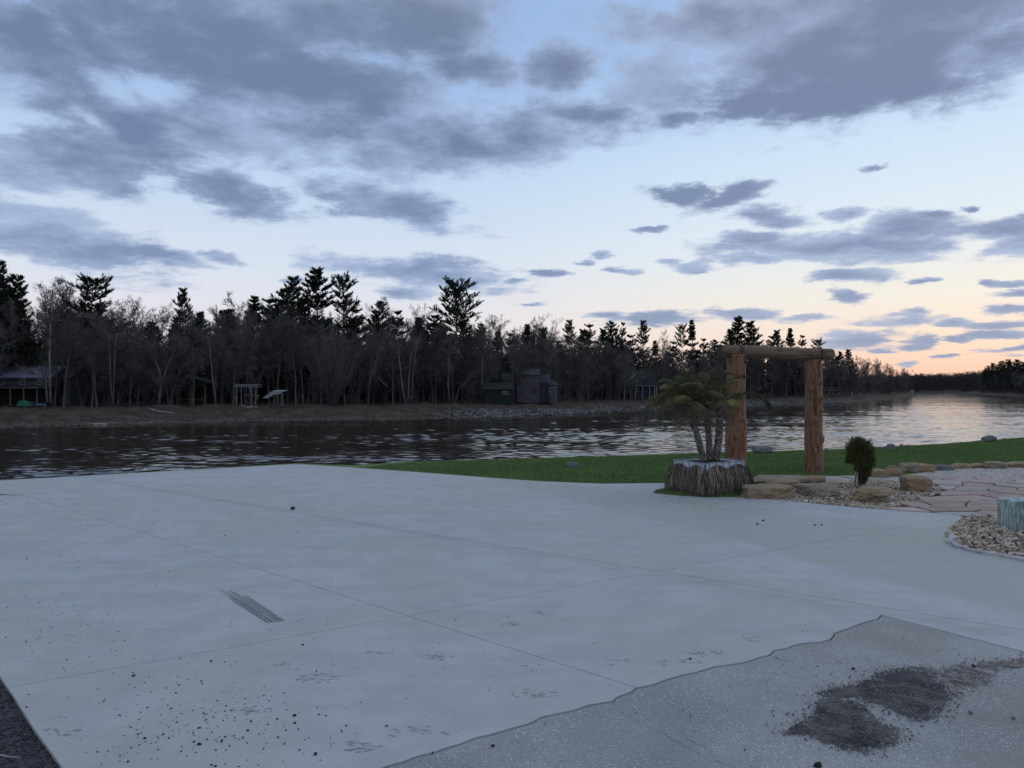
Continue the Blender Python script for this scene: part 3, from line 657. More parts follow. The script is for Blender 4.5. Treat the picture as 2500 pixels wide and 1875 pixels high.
# old slab
old = crack[::-1]+[corner, (-2.5, 1.6), (-1.0, -6), (14, -6), (14, -1.2), farC]
cpt = [g(2151, 1501)]
def shift(pts, dx, dy): return [(x+dx, y+dy) for x, y in pts]
oldp = shift(crack[::-1], 0.007, -0.010)+[(-1.49, 2.885), (-2.5, 1.6), (-1.0, -6), (14, -6), (14, -1.6), (farC[0]-0.01, farC[1]-0.02)]
oldroot = link('old_concrete_slab', None, kind='structure')
poly_obj('slab_panel', oldp, -0.004, 0.02, M['old'], oldroot)
poly_obj('joint_base', [(-6, -7), (14.5, -7), (14.5, 1.2), (2.9, 6.1), (-1.5, 3.2), (-3, 3.0)], -0.026, 0.001, M['joint'], oldroot)
# asphalt at the left corner
ap = [(left_far[0]-0.02, left_far[1]-0.02)]+shift([g(0, 1650), g(36, 1703), g(81, 1775), g(154, 1875)], -0.012, -0.012)+[(-1.52, 2.88), (-2.52, 1.6), (-2.5, -8), (-30, -8), (-30, 13)]
poly_obj('asphalt_apron', ap, -0.02, 0.003, M['asphalt'], kind='structure')

rng = np.random.default_rng(5)
random.seed(5)
poly = [(-3.6, 5.1), g(0, 1653), g(36, 1707), g(81, 1780), g(154, 1882), (-1.75, 3.0), (-2.6, 2.9), (-4.2, 4.6)]
P = rnd_in(poly, 3900, rng); S = rng.uniform(0.004, 0.012, len(P))
P3 = np.column_stack([P, np.full(len(P), -0.016)])
link('asphalt_gravel', mesh_np('asphalt_gravel', *scatter(ICO1, P3, S, rng), M['chip']), kind='stuff', label='dark crushed asphalt gravel at the lower left corner')

# flowerbed soil, pebbles, crushed stone, flagstones
bed1 = [g(*q) for q in [(1807,1214),(1883,1219),(2000,1230),(2118,1241),(2160,1242),(2230,1226),(2290,1205),(2300,1190),(2260,1180),(2190,1176),(2100,1174),(2020,1176),(1950,1185),(1860,1195),(1840,1185)]]
poly_obj('gravel_bed', bed1, -0.012, 0.012, M['bedsoil'], kind='structure')
P = rnd_in(bed1, 5600, rng); S = rng.uniform(0.012, 0.028, len(P)); Z = rng.uniform(-0.008, 0.016, len(P))
link('bed_pebbles', mesh_np('bed_pebbles', *scatter(ICO1, np.column_stack([P, Z]), S, rng, (1, 0.8, 0.55)), M['pebble'], True), kind='stuff', label='tan river pebbles in the bed between the boulders')
bed2 = [g(*q) for q in [(2312,1322),(2309,1303),(2336,1274),(2365,1262),(2440,1258),(2520,1262),(2640,1285),(2700,1400),(2500,1366),(2420,1352),(2362,1338)]]
poly_obj('gravel_bed', bed2, -0.012, 0.012, M['bedsoil'], kind='structure')
P = rnd_in(bed2, 2600, rng); S = rng.uniform(0.014, 0.030, len(P)); Z = rng.uniform(-0.006, 0.02, len(P))
link('bed_pebbles', mesh_np('bed_pebbles', *scatter(ICO1, np.column_stack([P, Z]), S, rng, (1, 0.8, 0.6)), M['pebble'], True), kind='stuff', label='tan river pebbles around the green striped block')
path = [g(*q) for q in [(1860,1163),(2040,1161),(2130,1164),(2200,1160),(2290,1147),(2420,1140),(2600,1136),(2900,1140),(3000,1220),(2500,1182),(2420,1176),(2300,1172),(2130,1172),(2010,1170)]]
poly_obj('crushed_stone_path', path, -0.010, 0.012, M['crush'], kind='structure')
P = rnd_in([g(*q) for q in [(2130,1166),(2200,1160),(2290,1147),(2420,1141),(2560,1140),(2560,1184),(2420,1176),(2300,1172)]], 2600, rng)
S = rng.uniform(0.006, 0.022, len(P))
link('crushed_stone', mesh_np('crushed_stone', *scatter(OCT, np.column_stack([P, np.full(len(P), -0.008)]), S, rng), M['crushbit']), kind='stuff', label='pale crushed stone on the path below the edging boulders')
patio = [g(*q) for q in [(2000,1172),(2060,1168),(2300,1170),(2430,1175),(2560,1182),(2800,1196),(2900,1290),(2600,1275),(2440,1259),(2372,1262),(2352,1266),(2339,1257),(2226,1250),(2140,1243),(2160,1240),(2230,1226),(2292,1206),(2302,1188),(2262,1179),(2100,1173)]]
poly_obj('patio_soil', patio, -0.016, 0.008, M['bedsoil'], kind='structure')
proot = link('flagstone_patio', None, kind='structure')
pr = np.random.default_rng(11)
seeds = []
cand = rnd_in(patio, 4000, pr)
for c in cand:
    if all((c[0]-s[0])**2*0.55+(c[1]-s[1])**2 > 0.42**2*(1.0 if pr.random() > 0.2 else 0.6) for s in seeds): seeds.append((c[0], c[1]))
def roughen(poly, amp, f, n=4):
    out = []
    for i in range(len(poly)):
        a, b = poly[i], poly[(i+1) % len(poly)]
        for j in range(n):
            t = j/n; x = a[0]*(1-t)+b[0]*t; y = a[1]*(1-t)+b[1]*t
            out.append((x+amp*mn.noise(Vector((x*f, y*f, 0))), y+amp*mn.noise(Vector((x*f, y*f, 7)))))
    return out
nflag = 0
for i, s in enumerate(seeds):
    cell = [(s[0]-1.5, s[1]-1.5), (s[0]+1.5, s[1]-1.5), (s[0]+1.5, s[1]+1.5), (s[0]-1.5, s[1]+1.5)]
    for j, q in enumerate(seeds):
        if i == j or (q[0]-s[0])**2+(q[1]-s[1])**2 > 9: continue
        dx_, dy_ = s[0]-q[0], s[1]-q[1]; L = math.hypot(dx_, dy_)
        mid = ((s[0]+q[0])/2+dx_/L*0.016, (s[1]+q[1])/2+dy_/L*0.016)
        cell = clip(cell, mid, (dx_/L, dy_/L))
        if len(cell) < 3: break
    if len(cell) < 3: continue
    cell = roughen(cell, 0.05, 3.5)
    e0, e1 = g(2000, 1231), g(2350, 1263); nv = nrmz((-(e1[1]-e0[1]), e1[0]-e0[0]))
    if nv[1] < 0: nv = (-nv[0], -nv[1])
    cell = clip(cell, (e0[0]+nv[0]*0.01, e0[1]+nv[1]*0.01), nv)
    if len(cell) < 4: continue
    keep = inpoly(np.array(cell), patio)
    if keep.mean() < 0.75: 
        c0 = s; cell = [(c0[0]+(x-c0[0])*(1 if k_ else 0.35), c0[1]+(y-c0[1])*(1 if k_ else 0.35)) for (x, y), k_ in zip(cell, keep)]
    mt = M['flaggrey'] if pr.random() < 0.25 else M['flag']
    o = poly_obj('flagstone', cell, 0.006+pr.uniform(-0.006, 0.012), 0.03, mt, proot); nflag += 1
# pale kerb stone along the right bed
def strip(pts, wd, z0, z1, mt, name, parent=None, **pp):
    L = []; Rr = []
    for i, p in enumerate(pts):
        a = pts[max(i-1, 0)]; b = pts[min(i+1, len(pts)-1)]; d = np.array(b)-np.array(a); d = d/np.linalg.norm(d); nn = np.array((-d[1], d[0]))
        ww = wd*(1+0.9*mn.noise(Vector((p[0]*7, p[1]*7, 1))))
        L.append(tuple(np.array(p)+nn*ww)); Rr.append(tuple(np.array(p)-nn*ww))
    return poly_obj(name, L+Rr[::-1], z1, z1-z0, mt, parent, **pp)
kp = densify([g(*q) for q in [(2326, 1306), (2319, 1325), (2345, 1338), (2390, 1349), (2440, 1358), (2500, 1368), (2600, 1387)]], 9, 0.045, 7)
strip(kp, 0.042, -0.01, 0.028, M['marble_white'], 'stone_kerb', kind='structure')

# grass blades on the lawn
lawn_poly = [g(*q) for q in [(862,1142),(1000,1127),(1250,1120),(1500,1112),(1760,1104),(2030,1097),(2300,1083),(2500,1068),(2640,1062),(2640,1138),(2420,1136),(2290,1143),(2200,1156),(2130,1160),(2040,1159),(1850,1162),(1836,1195),(1800,1212),(1670,1209),(1600,1202),(1640,1180),(1469,1179),(1322,1173),(1180,1163),(1000,1149)]]
P = rnd_in(lawn_poly, 170000, rng)
hgt = rng.uniform(0.018, 0.05, len(P)); ang_ = rng.uniform(0, 2*PI, len(P)); le = rng.uniform(0, 0.03, len(P))
A = np.column_stack([P, np.full(len(P), -0.03)]); B = A+np.column_stack([np.cos(ang_)*le, np.sin(ang_)*le, hgt+0.01])
wd = rng.uniform(0.004, 0.009, len(P)); u = np.column_stack([np.sin(ang_), -np.cos(ang_), 0*ang_])*wd[:, None]
V = np.stack([A-u, A+u, B], 1).reshape(-1, 3); Fc = np.arange(len(V)).reshape(-1, 3)
link('lawn_grass', mesh_np('lawn_grass', V, Fc, M['blade']), kind='stuff', label='short green grass between the concrete and the river')

# ================================================================== MARKS ON THE CONCRETE
def dab(mb, x, y, a, b, rot, z):
    k = 9; pts = []
    for j in range(k):
        t = 2*PI*j/k; r = 1+0.25*mn.noise(Vector((x*30+j, y*30, 0)))
        px_, py_ = a*r*math.cos(t), b*r*math.sin(t)
        pts.append((x+px_*math.cos(rot)-py_*math.sin(rot), y+px_*math.sin(rot)+py_*math.cos(rot), z))
    mb.add(pts, [tuple(range(k))])
mb = MB()
for (cx, cy, wpx, hpx, cnt) in [(1067,1604,85,18,26),(1240,1524,65,12,20),(1323,1498,55,10,18),(1320,1387,42,7,10),(1370,1422,44,8,8),(1725,1594,95,22,26),(1830,1560,75,16,14),(1310,1694,120,24,26),
                          (620,1733,110,24,30),(150,1785,90,26,22),(860,1825,150,34,26),(790,1650,140,36,34),(700,1625,100,22,14),(920,1594,70,14,14),(1690,1615,70,14,10),(1640,1612,100,18,12),(1705,1407,50,6,8),(1360,1335,40,6,5),(1686,1354,40,6,5),
                          (1020,1790,160,40,18),(1840,1513,30,10,4),(1500,1620,120,30,10),(410,1183,170,8,22),(560,1250,60,6,8)]:
    for i in range(int(cnt*0.75)):
        a_ = random.uniform(0, 2*PI); r_ = random.uniform(0.2, 1)
        x, y = g(cx+wpx/2*r_*math.cos(a_), cy+hpx/2*r_*math.sin(a_))
        dab(mb, x, y, random.uniform(0.008, 0.026)*max(1, wpx/110), random.uniform(0.003, 0.0075), random.uniform(-0.5, 0.3), 0.0030+0.00004*i)
mb.build('mud_prints', M['print_'], kind='structure')
# black skid mark: parallel rubber streaks
mb = MB()
for i in range(14):
    u0 = i/13.0
    a0 = np.array(g(522+42*u0+random.uniform(-8, 8), 1437-6*u0+random.uniform(-1, 4))); a1 = np.array(g(583+38*u0, 1476-15*u0*0.6)); a2 = np.array(g(654+38*u0+random.uniform(-5, 5), 1521-5*u0))
    f_ = random.uniform(0, 0.5)+(0.25 if i < 3 or i > 10 else 0); a0 = a0*(1-f_)+a1*f_
    pts = [a0*(1-t)**2+2*t*(1-t)*a1+t*t*a2 for t in np.linspace(0, 1, 14)]
    L = []; Rr = []
    for j, p in enumerate(pts):
        wdt = (0.0022+0.0030*j/13)*random.uniform(0.5, 1.2); L.append((p[0]-wdt, p[1]-wdt*0.4)); Rr.append((p[0]+wdt, p[1]+wdt*0.4))
    n = len(L); mb.add([(x, y, 0.0035+0.0001*i) for x, y in L+Rr], [(j, n+j, n+j+1, j+1) for j in range(n-1)])
mb.build('skid_mark', M['skid'], kind='structure')
mb = MB()
for (a, b) in [((1025,1555),(930,1870)),((1175,1560),(1200,1680)),((1372,1500),(1410,1700)),((370,1435),(580,1530)),((400,1440),(440,1470)),((1030,1440),(1100,1370)),((1630,1500),(1680,1560)),((1540,1000+720),(1560,1742)),((500,1330),(700,1290))]:
    A_ = np.array(g(*a)); B_ = np.array(g(*b)); n = 16; L = []; Rr = []
    for j in range(n):
        p = A_+(B_-A_)*j/(n-1); q = 0.02*mn.noise(Vector((p[0]*3, p[1]*3, 4))); wdt = 0.0025*random.uniform(0.3, 1.2)
        L.append((p[0]+q-wdt, p[1], 0.0042)); Rr.append((p[0]+q+wdt, p[1], 0.0042))
    mb.add(L+Rr, [(j, n+j, n+j+1, j+1) for j in range(n-1)])
mb.build('pale_scratches', M['scratch'], kind='structure')
mb = MB(); x, y = g(1278, 1626); dab(mb, x, y, 0.03, 0.012, 0, 0.0012); x, y = g(1300, 1637); dab(mb, x, y, 0.018, 0.006, 0, 0.0013)
mb.build('rust_stains', M['rust'], kind='structure')
# hairline cracks in the old slab
mb = MB()
for pts in [[(1488,1711),(1530,1745),(1600,1780),(1660,1815),(1740,1850),(1800,1880)],[(1877,1598),(1930,1615),(1975,1638)],[(1660,1785),(1700,1815),(1740,1835)],[(1890,1820),(1915,1805)],[(1860,1650),(1920,1640)]]:
    q = densify([g(*p) for p in pts], 12, 0.03, 22); L = []; Rr = []
    for j, p in enumerate(q): wdt = 0.0008*random.uniform(0.3, 1.4); L.append((p[0]-wdt, p[1]-wdt, 0.0005)); Rr.append((p[0]+wdt, p[1]+wdt, 0.0005))
    n = len(L); mb.add(L+Rr, [(j, n+j, n+j+1, j+1) for j in range(n-1)])
mb.build('hairline_cracks', M['joint'], kind='structure')

# loose chips on the pad (nobody could count them)
pts = []; sz = []
def clus(n, cx, cy, sx, sy, s0, s1):
    for _ in range(n):
        px_, py_ = random.gauss(cx, sx), random.gauss(cy, sy)
        if py_ < 1185 or py_ > 1930: continue
        if px_ > 2140 and py_ > 1480: pass
        x, y = g(px_, py_)
        if x < -2.6+(4-y)*0.94: continue
        pts.append((x, y)); sz.append(0.75*(s0+(s1-s0)*random.random()**2.5))
clus(170, 130, 1530, 130, 60, 0.003, 0.008); clus(120, 90, 1215, 90, 12, 0.004, 0.011); clus(130, 250, 1290, 190, 55, 0.004, 0.011)
clus(260, 430, 1760, 190, 70, 0.003, 0.009); clus(90, 520, 1800, 160, 60, 0.005, 0.011); clus(110, 800, 1640, 300, 120, 0.003, 0.007); clus(100, 400, 1500, 350, 120, 0.003, 0.008)
clus(90, 1100, 1500, 400, 140, 0.003, 0.008); clus(50, 600, 1240, 300, 30, 0.004, 0.01); clus(160, 1650, 1218, 120, 7, 0.005, 0.013); clus(60, 1760, 1240, 160, 8, 0.004, 0.01)
clus(110, 1950, 1700, 200, 90, 0.003, 0.008); clus(60, 2200, 1640, 120, 40, 0.003, 0.008)
P = np.array(pts); S = np.array(sz); 
link('stone_chips', mesh_np('stone_chips', *scatter(ICO1, np.column_stack([P, S*0.35]), S, rng, (1, 0.8, 0.7)), M['chip2']), kind='stuff', label='small black stone chips scattered over the concrete')
# black gravel spill on the old slab
gp1 = [g(*q) for q in [(1995,1690),(2050,1676),(2105,1668),(2140,1645),(2200,1630),(2260,1640),(2280,1662),(2300,1672),(2320,1700),(2300,1730),(2290,1752),(2240,1762),(2190,1740),(2130,1715),(2085,1700),(2020,1706)]]
gp2 = [g(*q) for q in [(2000,1705),(2060,1708),(2110,1722),(2150,1765),(2210,1782),(2195,1800),(2160,1825),(2110,1838),(2060,1826),(2010,1815),(1990,1800),(1960,1790),(1900,1795),(1940,1770),(1985,1745)]]
gp3 = [g(*q) for q in [(2240,1632),(2330,1625),(2420,1612),(2500,1602),(2560,1600),(2500,1622),(2430,1645),(2370,1680),(2330,1700),(2290,1672)]]
for gp in (gp1, gp2): poly_obj('gravel_spill_dirt', roughen([(sum(p[0] for p in gp)/len(gp)*0.2+q[0]*0.8, sum(p[1] for p in gp)/len(gp)*0.2+q[1]*0.8) for q in gp], 0.09, 7, 5), 0.001, 0.003, M['dirt'], kind='structure')
poly_obj('gravel_spill_dirt', roughen(gp3, 0.10, 6, 5), 0.0025, 0.004, M['dirt_pale'], kind='structure')
Ps = []; Ss = []
for gp, n in ((gp1, 5600), (gp2, 4600)):
    q = rnd_in(gp, n, rng); q += rng.normal(0, 0.05, q.shape)*(rng.random((n, 1)) < 0.5); Ps.append(q); Ss.append(0.0024+0.0065*rng.random(n)**2)
q = rnd_in(gp3, 420, rng)+rng.normal(0, 0.05, (420, 2)); Ps.append(q); Ss.append(rng.uniform(0.003, 0.008, 420))
P = np.concatenate(Ps); S = np.concatenate(Ss)
link('gravel_spill', mesh_np('gravel_spill', *scatter(OCT, np.column_stack([P, 0.002+S*0.12]), S, rng, (1, 0.85, 0.5)), M['spillchip']), kind='stuff', label='patch of dark gravel spilled on the old slab at the lower right')

# ================================================================== BOULDERS AND STONES
ICO4 = icos(5); ICO3 = icos(4); ICO2 = icos(3)
def rock_mesh(name, wdt, dep, hgt, seed, mt, boxy=1.0, base=ICO3, rough=0.048, cuts=12, roundness=0.12):
    rr = np.random.default_rng(seed); Vn, Fc = base
    N = [(1,0,0),(-1,0,0),(0,1,0),(0,-1,0),(0,0,1),(0,0,-1)]; D = [1]*6
    N = [np.array(n_)+rr.normal(0, 0.13, 3) for n_ in N]
    for _ in range(cuts): N.append(rr.normal(0, 1, 3)); D.append(rr.uniform(0.98, 1.28)*boxy)
    N = np.array([n_/np.linalg.norm(n_) for n_ in N]); D = np.array(D)
    dots = Vn @ N.T; rad = np.where(dots > 0.05, D/np.maximum(dots, 0.05), 99)
    k = 10.0; r = -np.log(np.exp(-k*rad).sum(1))/k     # soft minimum keeps the edges worn
    V = Vn*r[:, None]
    for i, v in enumerate(V):
        q = fbm(v+seed, 1.3, 4)*rough*2.4+fbm(v-seed, 5.0, 4)*rough*0.9+mn.noise(Vector((v[0]*1.2, v[1]*1.2, v[2]*5+seed)))*rough*0.3; V[i] = v*(1+q)
    V = V-(V.max(0)+V.min(0))/2; V = V/((V.max(0)-V.min(0))/2)*np.array([wdt/2, dep/2, hgt/2]); V[:, 2] -= V[:, 2].min(); return mesh_np(name, V, Fc, mt, False)
def rock(px0, px1, ytop, ybot, mt, label, seed, cat='boulder', name='boulder', depth=0.7, rz=0.0, group='boulders around the gravel bed', sink=0.04, base=ICO3, **kw):
    cx = (px0+px1)/2; x, y = G(cx, ybot)
    wdt = (px1-px0)/F*y
    dep = wdt*depth; yc = y+dep*0.45
    topz = HZ(ytop, yc+dep*0.1)
    h = max(topz, 0.05)+sink
    x = PX(cx, yc)
    return thing(name, label, cat, (x, yc, -sink), rz, group, rock_mesh(name, wdt*1.05*yc/y, dep, h, seed, mt, base=base, **kw))
rock(1811,1923,1182,1218, M['sand1'], 'low squared tan boulder in front, nearest to the thatched planter', 1, depth=0.8, boxy=1.2, roundness=0.1, base=ICO4)
rock(1832,1972,1161,1183, M['sand2'], 'long flat slab rock lying behind the tan boulders beside the planter', 2, depth=0.55, boxy=1.2)
rock(1872,1950,1168,1196, M['sand1'], 'smaller tan boulder tucked behind the squared front one', 3, depth=0.8)
rock(1953,2043,1179,1215, M['sand2'], 'flat topped boulder with a pale grey top in the gravel bed', 4, depth=0.9, boxy=1.1, base=ICO4)
rock(1950,2016,1160,1182, M['sand1'], 'brown rock at the foot of the right log post', 5, depth=0.8)
rock(2087,2177,1186,1230, M['sand1'], 'big rounded brown boulder below the small cedar', 6, depth=0.8, boxy=0.92, base=ICO4, rough=0.06)
rock(2203,2267,1160,1203, M['sand3'], 'upright rust banded block standing alone in the pebbles', 7, depth=0.7, boxy=1.35, base=ICO4)
edging = [(2126,2162,1144,1165,'sand1','squared end stone of the boulder edging, next to the small cedar'),(2158,2200,1143,1163,'sand3','low rusty stone in the edging, second from the cedar'),(2163,2210,1136,1152,'sand2','grey slab lying behind the low rusty edging stone'),
 (2200,2240,1128,1152,'sand2','tallest slanted grey stone of the boulder edging'),(2236,2279,1131,1152,'sand1','smooth tan edging stone right of the tallest grey one'),(2277,2322,1134,1148,'fieldstone','dark flat edging stone with grass over its foot'),
 (2316,2370,1130,1143,'sand3','wide pale edging stone with a rusty underside'),(2366,2405,1131,1141,'sand1','thin low stone wedged between two wider edging stones'),(2400,2453,1126,1143,'sand2','domed tan edging stone near the right end of the row'),(2450,2520,1126,1141,'sand1','edging stone cut by the right side of the photo')]
for i, (a, b, t0, t1, mk, lb) in enumerate(edging): rock(a, b, t0, t1, M[mk], lb, 20+i, name='edging_stone', cat='rock', depth=0.75, group='boulders edging the lawn', boxy=1.02, rough=0.045, base=ICO3)
rock(2400,2427,1062,1079, M['fieldstone'], 'dark domed fieldstone alone on the far edge of the lawn', 41, name='fieldstone', cat='rock', depth=0.9, group='fieldstones on the lawn', boxy=0.9, base=ICO2)
rock(1380,1412,1127,1141, M['fieldstone'], 'grey fieldstone on the lawn left of the palm planter', 42, name='fieldstone', cat='rock', depth=0.8, group='fieldstones on the lawn', boxy=0.9, base=ICO2)
rock(1838,1882,1088,1107, M['fieldstone'], 'low grey rock at the lawn edge seen between the log posts', 43, name='fieldstone', cat='rock', depth=0.8, group='fieldstones on the lawn', base=ICO2)
rock(2162,2184,1083,1096, M['fieldstone'], 'small dark rock at the lawn edge right of the cedar', 44, name='fieldstone', cat='rock', depth=0.8, group='fieldstones on the lawn', base=ICO2)
for i, (a, b, t0, t1, lb) in enumerate([(2012,2021,1094,1102,'tiny rock at the lawn edge just right of the right log post'),(2196,2204,1083,1092,'tiny rock at the lawn edge right of the small dark rock')]):
    rock(a, b, t0, t1, M['fieldstone'], lb, 50+i, name='fieldstone', cat='rock', group='fieldstones on the lawn', base=ICO2)
# green striped block
x, y = G(2462, 1298)
gb = thing('stone_block', 'green and white striped stone block standing at the right edge', 'stone block', (x+0.215, y+0.14, -0.02), R(28))
hh = 0.395; mbx = bmesh.new(); bmesh.ops.create_cube(mbx, size=1.0)
bmesh.ops.scale(mbx, vec=(0.33, 0.30, hh), verts=mbx.verts)
bmesh.ops.bevel(mbx, geom=mbx.edges[:], offset=0.008, segments=2, affect='EDGES')
bmesh.ops.subdivide_edges(mbx, edges=mbx.edges[:], cuts=7, use_grid_fill=True)
for v in mbx.verts:
    k_ = 1.0+0.10*(v.co.z/hh+0.5); v.co.x *= k_; v.co.y *= k_
    v.co += v.co.normalized()*0.012*fbm(v.co, 9, 3); v.co.z += hh/2
me = bpy.data.meshes.new('block'); mbx.to_mesh(me); mbx.free(); me.materials.append(M['marble'])
link('block', me, gb)
# single black stones large enough to point at
for i, (px_, py_, s, lb) in enumerate([(715,1244,0.052,'black lump of stone alone near the middle of the pad'),(1998,1872,0.026,'dark pebble at the bottom edge on the old slab'),(2378,1628,0.016,'dark pebble above the gravel spill at the right'),
    (2370,1741,0.017,'pale pebble right of the gravel spill'),(2474,1754,0.014,'grey pebble nearest the right edge on the old slab'),(2083,1633,0.014,'dark pebble on the old slab above the gravel spill'),(1203,1822,0.012,'dark pebble just below the jagged crack'),
    (326,1651,0.014,'black pebble just below the joint at left'),(516,1615,0.012,'black pebble under the skid mark'),(739,1575,0.012,'black pebble right of and below the skid mark'),(1863,1272,0.024,'black pebble below the tan boulder, left of a pair'),(1849,1281,0.022,'black pebble nearest the pad centre below the boulders'),
    (1989,1283,0.020,'left one of two black pebbles close together'),(2006,1282,0.020,'right one of two black pebbles close together'),(719,1748,0.013,'black pebble beside the mud print at lower left'),(770,1842,0.014,'black pebble by the rust stain at the bottom'),(487,1818,0.013,'black pebble in the densest scatter at lower left'),
    (944,1773,0.012,'black pebble by the pale scratch at the bottom'),(1685,1609,0.012,'black pebble by the mud print close to the crack')]):
    x, y = G(px_, py_); mt = M['fieldstone'] if 'pale' in lb or 'grey' in lb else M['chip2']
    thing('loose_stone', lb, 'pebble', (x, y, -0.002), random.uniform(0, 3), 'loose stones on the concrete', rock_mesh('loose_stone', s*1.6, s*1.2, s*0.9, 60+i, mt, base=icos(2), cuts=6))
m_ = MB(); m_.tube([(*G(-5, 1842), 0.0), (*G(22, 1850), 0.006), (*G(50, 1851), 0.004)], [0.003, 0.0025, 0.001], 5)
thing('dry_stem', 'pale dry stem lying on the asphalt gravel at lower left', 'twig', me=m_.mesh('dry_stem', M['drift']))

# ================================================================== LOG ARCH
def log_mesh(name, L, r0, r1, seed, mt, knots=(), wav=0.045, k=44, n=70):
    V = []
    for i in range(n+1):
        s = i/n; z = s*L; r = r0*(1-s)+r1*s
        ox = 0.018*mn.noise(Vector((0, z*0.8, seed))); oy = 0.018*mn.noise(Vector((5, z*0.8, seed)))
        for j in range(k):
            a = 2*PI*j/k; c, sn = math.cos(a), math.sin(a)
            q = r*(1+wav*2.2*mn.noise(Vector((c*1.3, sn*1.3, z*1.5+seed)))+wav*0.9*mn.noise(Vector((c*7, sn*7, z*1.2+seed))))
            for (kz, ka, kr, kh) in knots:
                da = (a-ka+PI) % (2*PI)-PI; dd = math.sqrt(((z-kz)/kr)**2+(da*r/kr)**2)
                if dd < 1: q += 1.6*kh*(0.5+0.5*math.cos(PI*dd))-(kh*0.7*(1-dd/0.3) if dd < 0.3 else 0)
            V.append((q*c+ox, q*sn+oy, z))
    Fq = np.array([(i*k+j, i*k+(j+1) % k, (i+1)*k+(j+1) % k, (i+1)*k+j) for i in range(n) for j in range(k)])
    cap = [np.array([[j for j in range(k)][::-1]]), np.array([[n*k+j for j in range(k)]])]
    me = mesh_np(name, V, [Fq, cap[0], cap[1]] if False else Fq, mt, True)
    bm = bmesh.new(); bm.from_mesh(me); bm.verts.ensure_lookup_table()
    for off in (0, n*k):
        f = bm.faces.new([bm.verts[off+j] for j in (range(k) if off else reversed(range(k)))]); f.material_index = 1; f.smooth = False
    bm.to_mesh(me); bm.free(); me.materials.append(M['endgrain']); return me
AD = 15.35                      # depth of the arch
pl_x, pr_x = PX(1793, AD), PX(1986, AD+0.55)
arch = thing('log_arch', 'rustic gateway of two thick peeled logs carrying a log beam', 'log arch', ((pl_x+pr_x)/2, AD+0.27, 0))
def rel(x, y, z): return (x-arch.location.x, y-arch.location.y, z)
topL = HZ(866, AD); topR = HZ(878, AD+0.55)
rL = 24.5/F*AD; rR = 22.0/F*AD
o = link('post', log_mesh('post', topL+0.06, rL*1.06, rL*0.92, 3, M['logwood'], [(0.35, -1.3, 0.10, 0.03), (0.85, -1.9, 0.11, 0.028), (1.2, -1.2, 0.09, 0.03), (1.75, -1.7, 0.10, 0.025), (0.6, -0.7, 0.08, 0.02)]), arch, rel(pl_x, AD, -0.06)); o.rotation_euler = (0, R(0.9), 0)
o = link('post', log_mesh('post', topR+0.06, rR*1.02, rR*0.92, 9, M['logwood'], [(1.62, -1.15, 0.10, 0.045), (1.35, -0.9, 0.12, 0.025), (0.9, -1.5, 0.10, 0.02), (0.5, -2.0, 0.11, 0.03), (1.8, -2.3, 0.09, 0.03), (0.22, -1.4, 0.10, 0.028), (1.15, -1.9, 0.10, 0.03), (0.75, -0.4, 0.12, 0.03), (1.95, -1.1, 0.10, 0.03)], 0.035), arch, rel(pr_x, AD+0.55, -0.06))
# beam: nearer end at the left
bl = Vector((PX(1757, AD-0.12), AD-0.12, HZ(856, AD-0.12))); br = Vector((PX(2029, AD+0.72), AD+0.72, HZ(865.5, AD+0.72)))
bL = (br-bl).length; rb = 14.5/F*AD
o = link('beam', log_mesh('beam', bL, rb, rb*1.02, 21, M['beamwood'], [(0.9, 2.0, 0.1, 0.01)], 0.03), arch, rel(*bl))
o.rotation_euler = (br-bl).to_track_quat('Z', 'Y').to_euler()
bdir = (br-bl).normalized()
def on_beam(px):
    # point of the beam axis above a post
    t_ = (px-1757)/(2029-1757); return bl.lerp(br, t_)
for px_, pc, prr, dep in ((1802, (pl_x, AD), rL, AD), (1998, (pr_x, AD+0.55), rR, AD+0.55)):
    c = on_beam(px_); m_ = MB(); up = Vector((0, 0, 1)); side = bdir.cross(up).normalized(); front = -side if side.y > 0 else side
    pts = []
    for a in np.linspace(R(-10), R(150), 12):
        pts.append(c+(front*math.sin(a-R(0))*-1+up*math.cos(a))*(rb+0.012))
    pts = [c+(front*math.sin(a)+up*math.cos(a))*(rb+0.016) for a in np.linspace(R(-60), R(105), 14)]
    pts.append(pts[-1]+Vector((0.04, -0.02, -rb*0.8))); 
    pts.append(pts[-1]+Vector((0.015, 0, -0.13)))
    V = []; hw = 0.026
    for p in pts:
        for s1 in (-1, 1):
            for s2 in (0, 1): V.append(tuple(Vector(rel(*p))+bdir*hw*s1+front*0.010*s2))
    Fs = []
    for i in range(len(pts)-1):
        b0, b1 = i*4, (i+1)*4
        Fs += [(b0, b0+2, b1+2, b1), (b0+1, b1+1, b1+3, b0+3), (b0, b1, b1+1, b0+1), (b0+2, b0+3, b1+3, b1+2)]
    e = (len(pts)-1)*4; Fs += [(0, 1, 3, 2), (e, e+2, e+3, e+1)]
    m_.add(V, Fs); st = m_.build('strap', M['iron'], arch)
    m_ = MB(); q = Vector(rel(*pts[-1]))+Vector((0, -0.02, 0.05))+front*0.01
    m_.tube([q, q+front*0.025], 0.013, 6); m_.build('bolt', M['iron'], st)
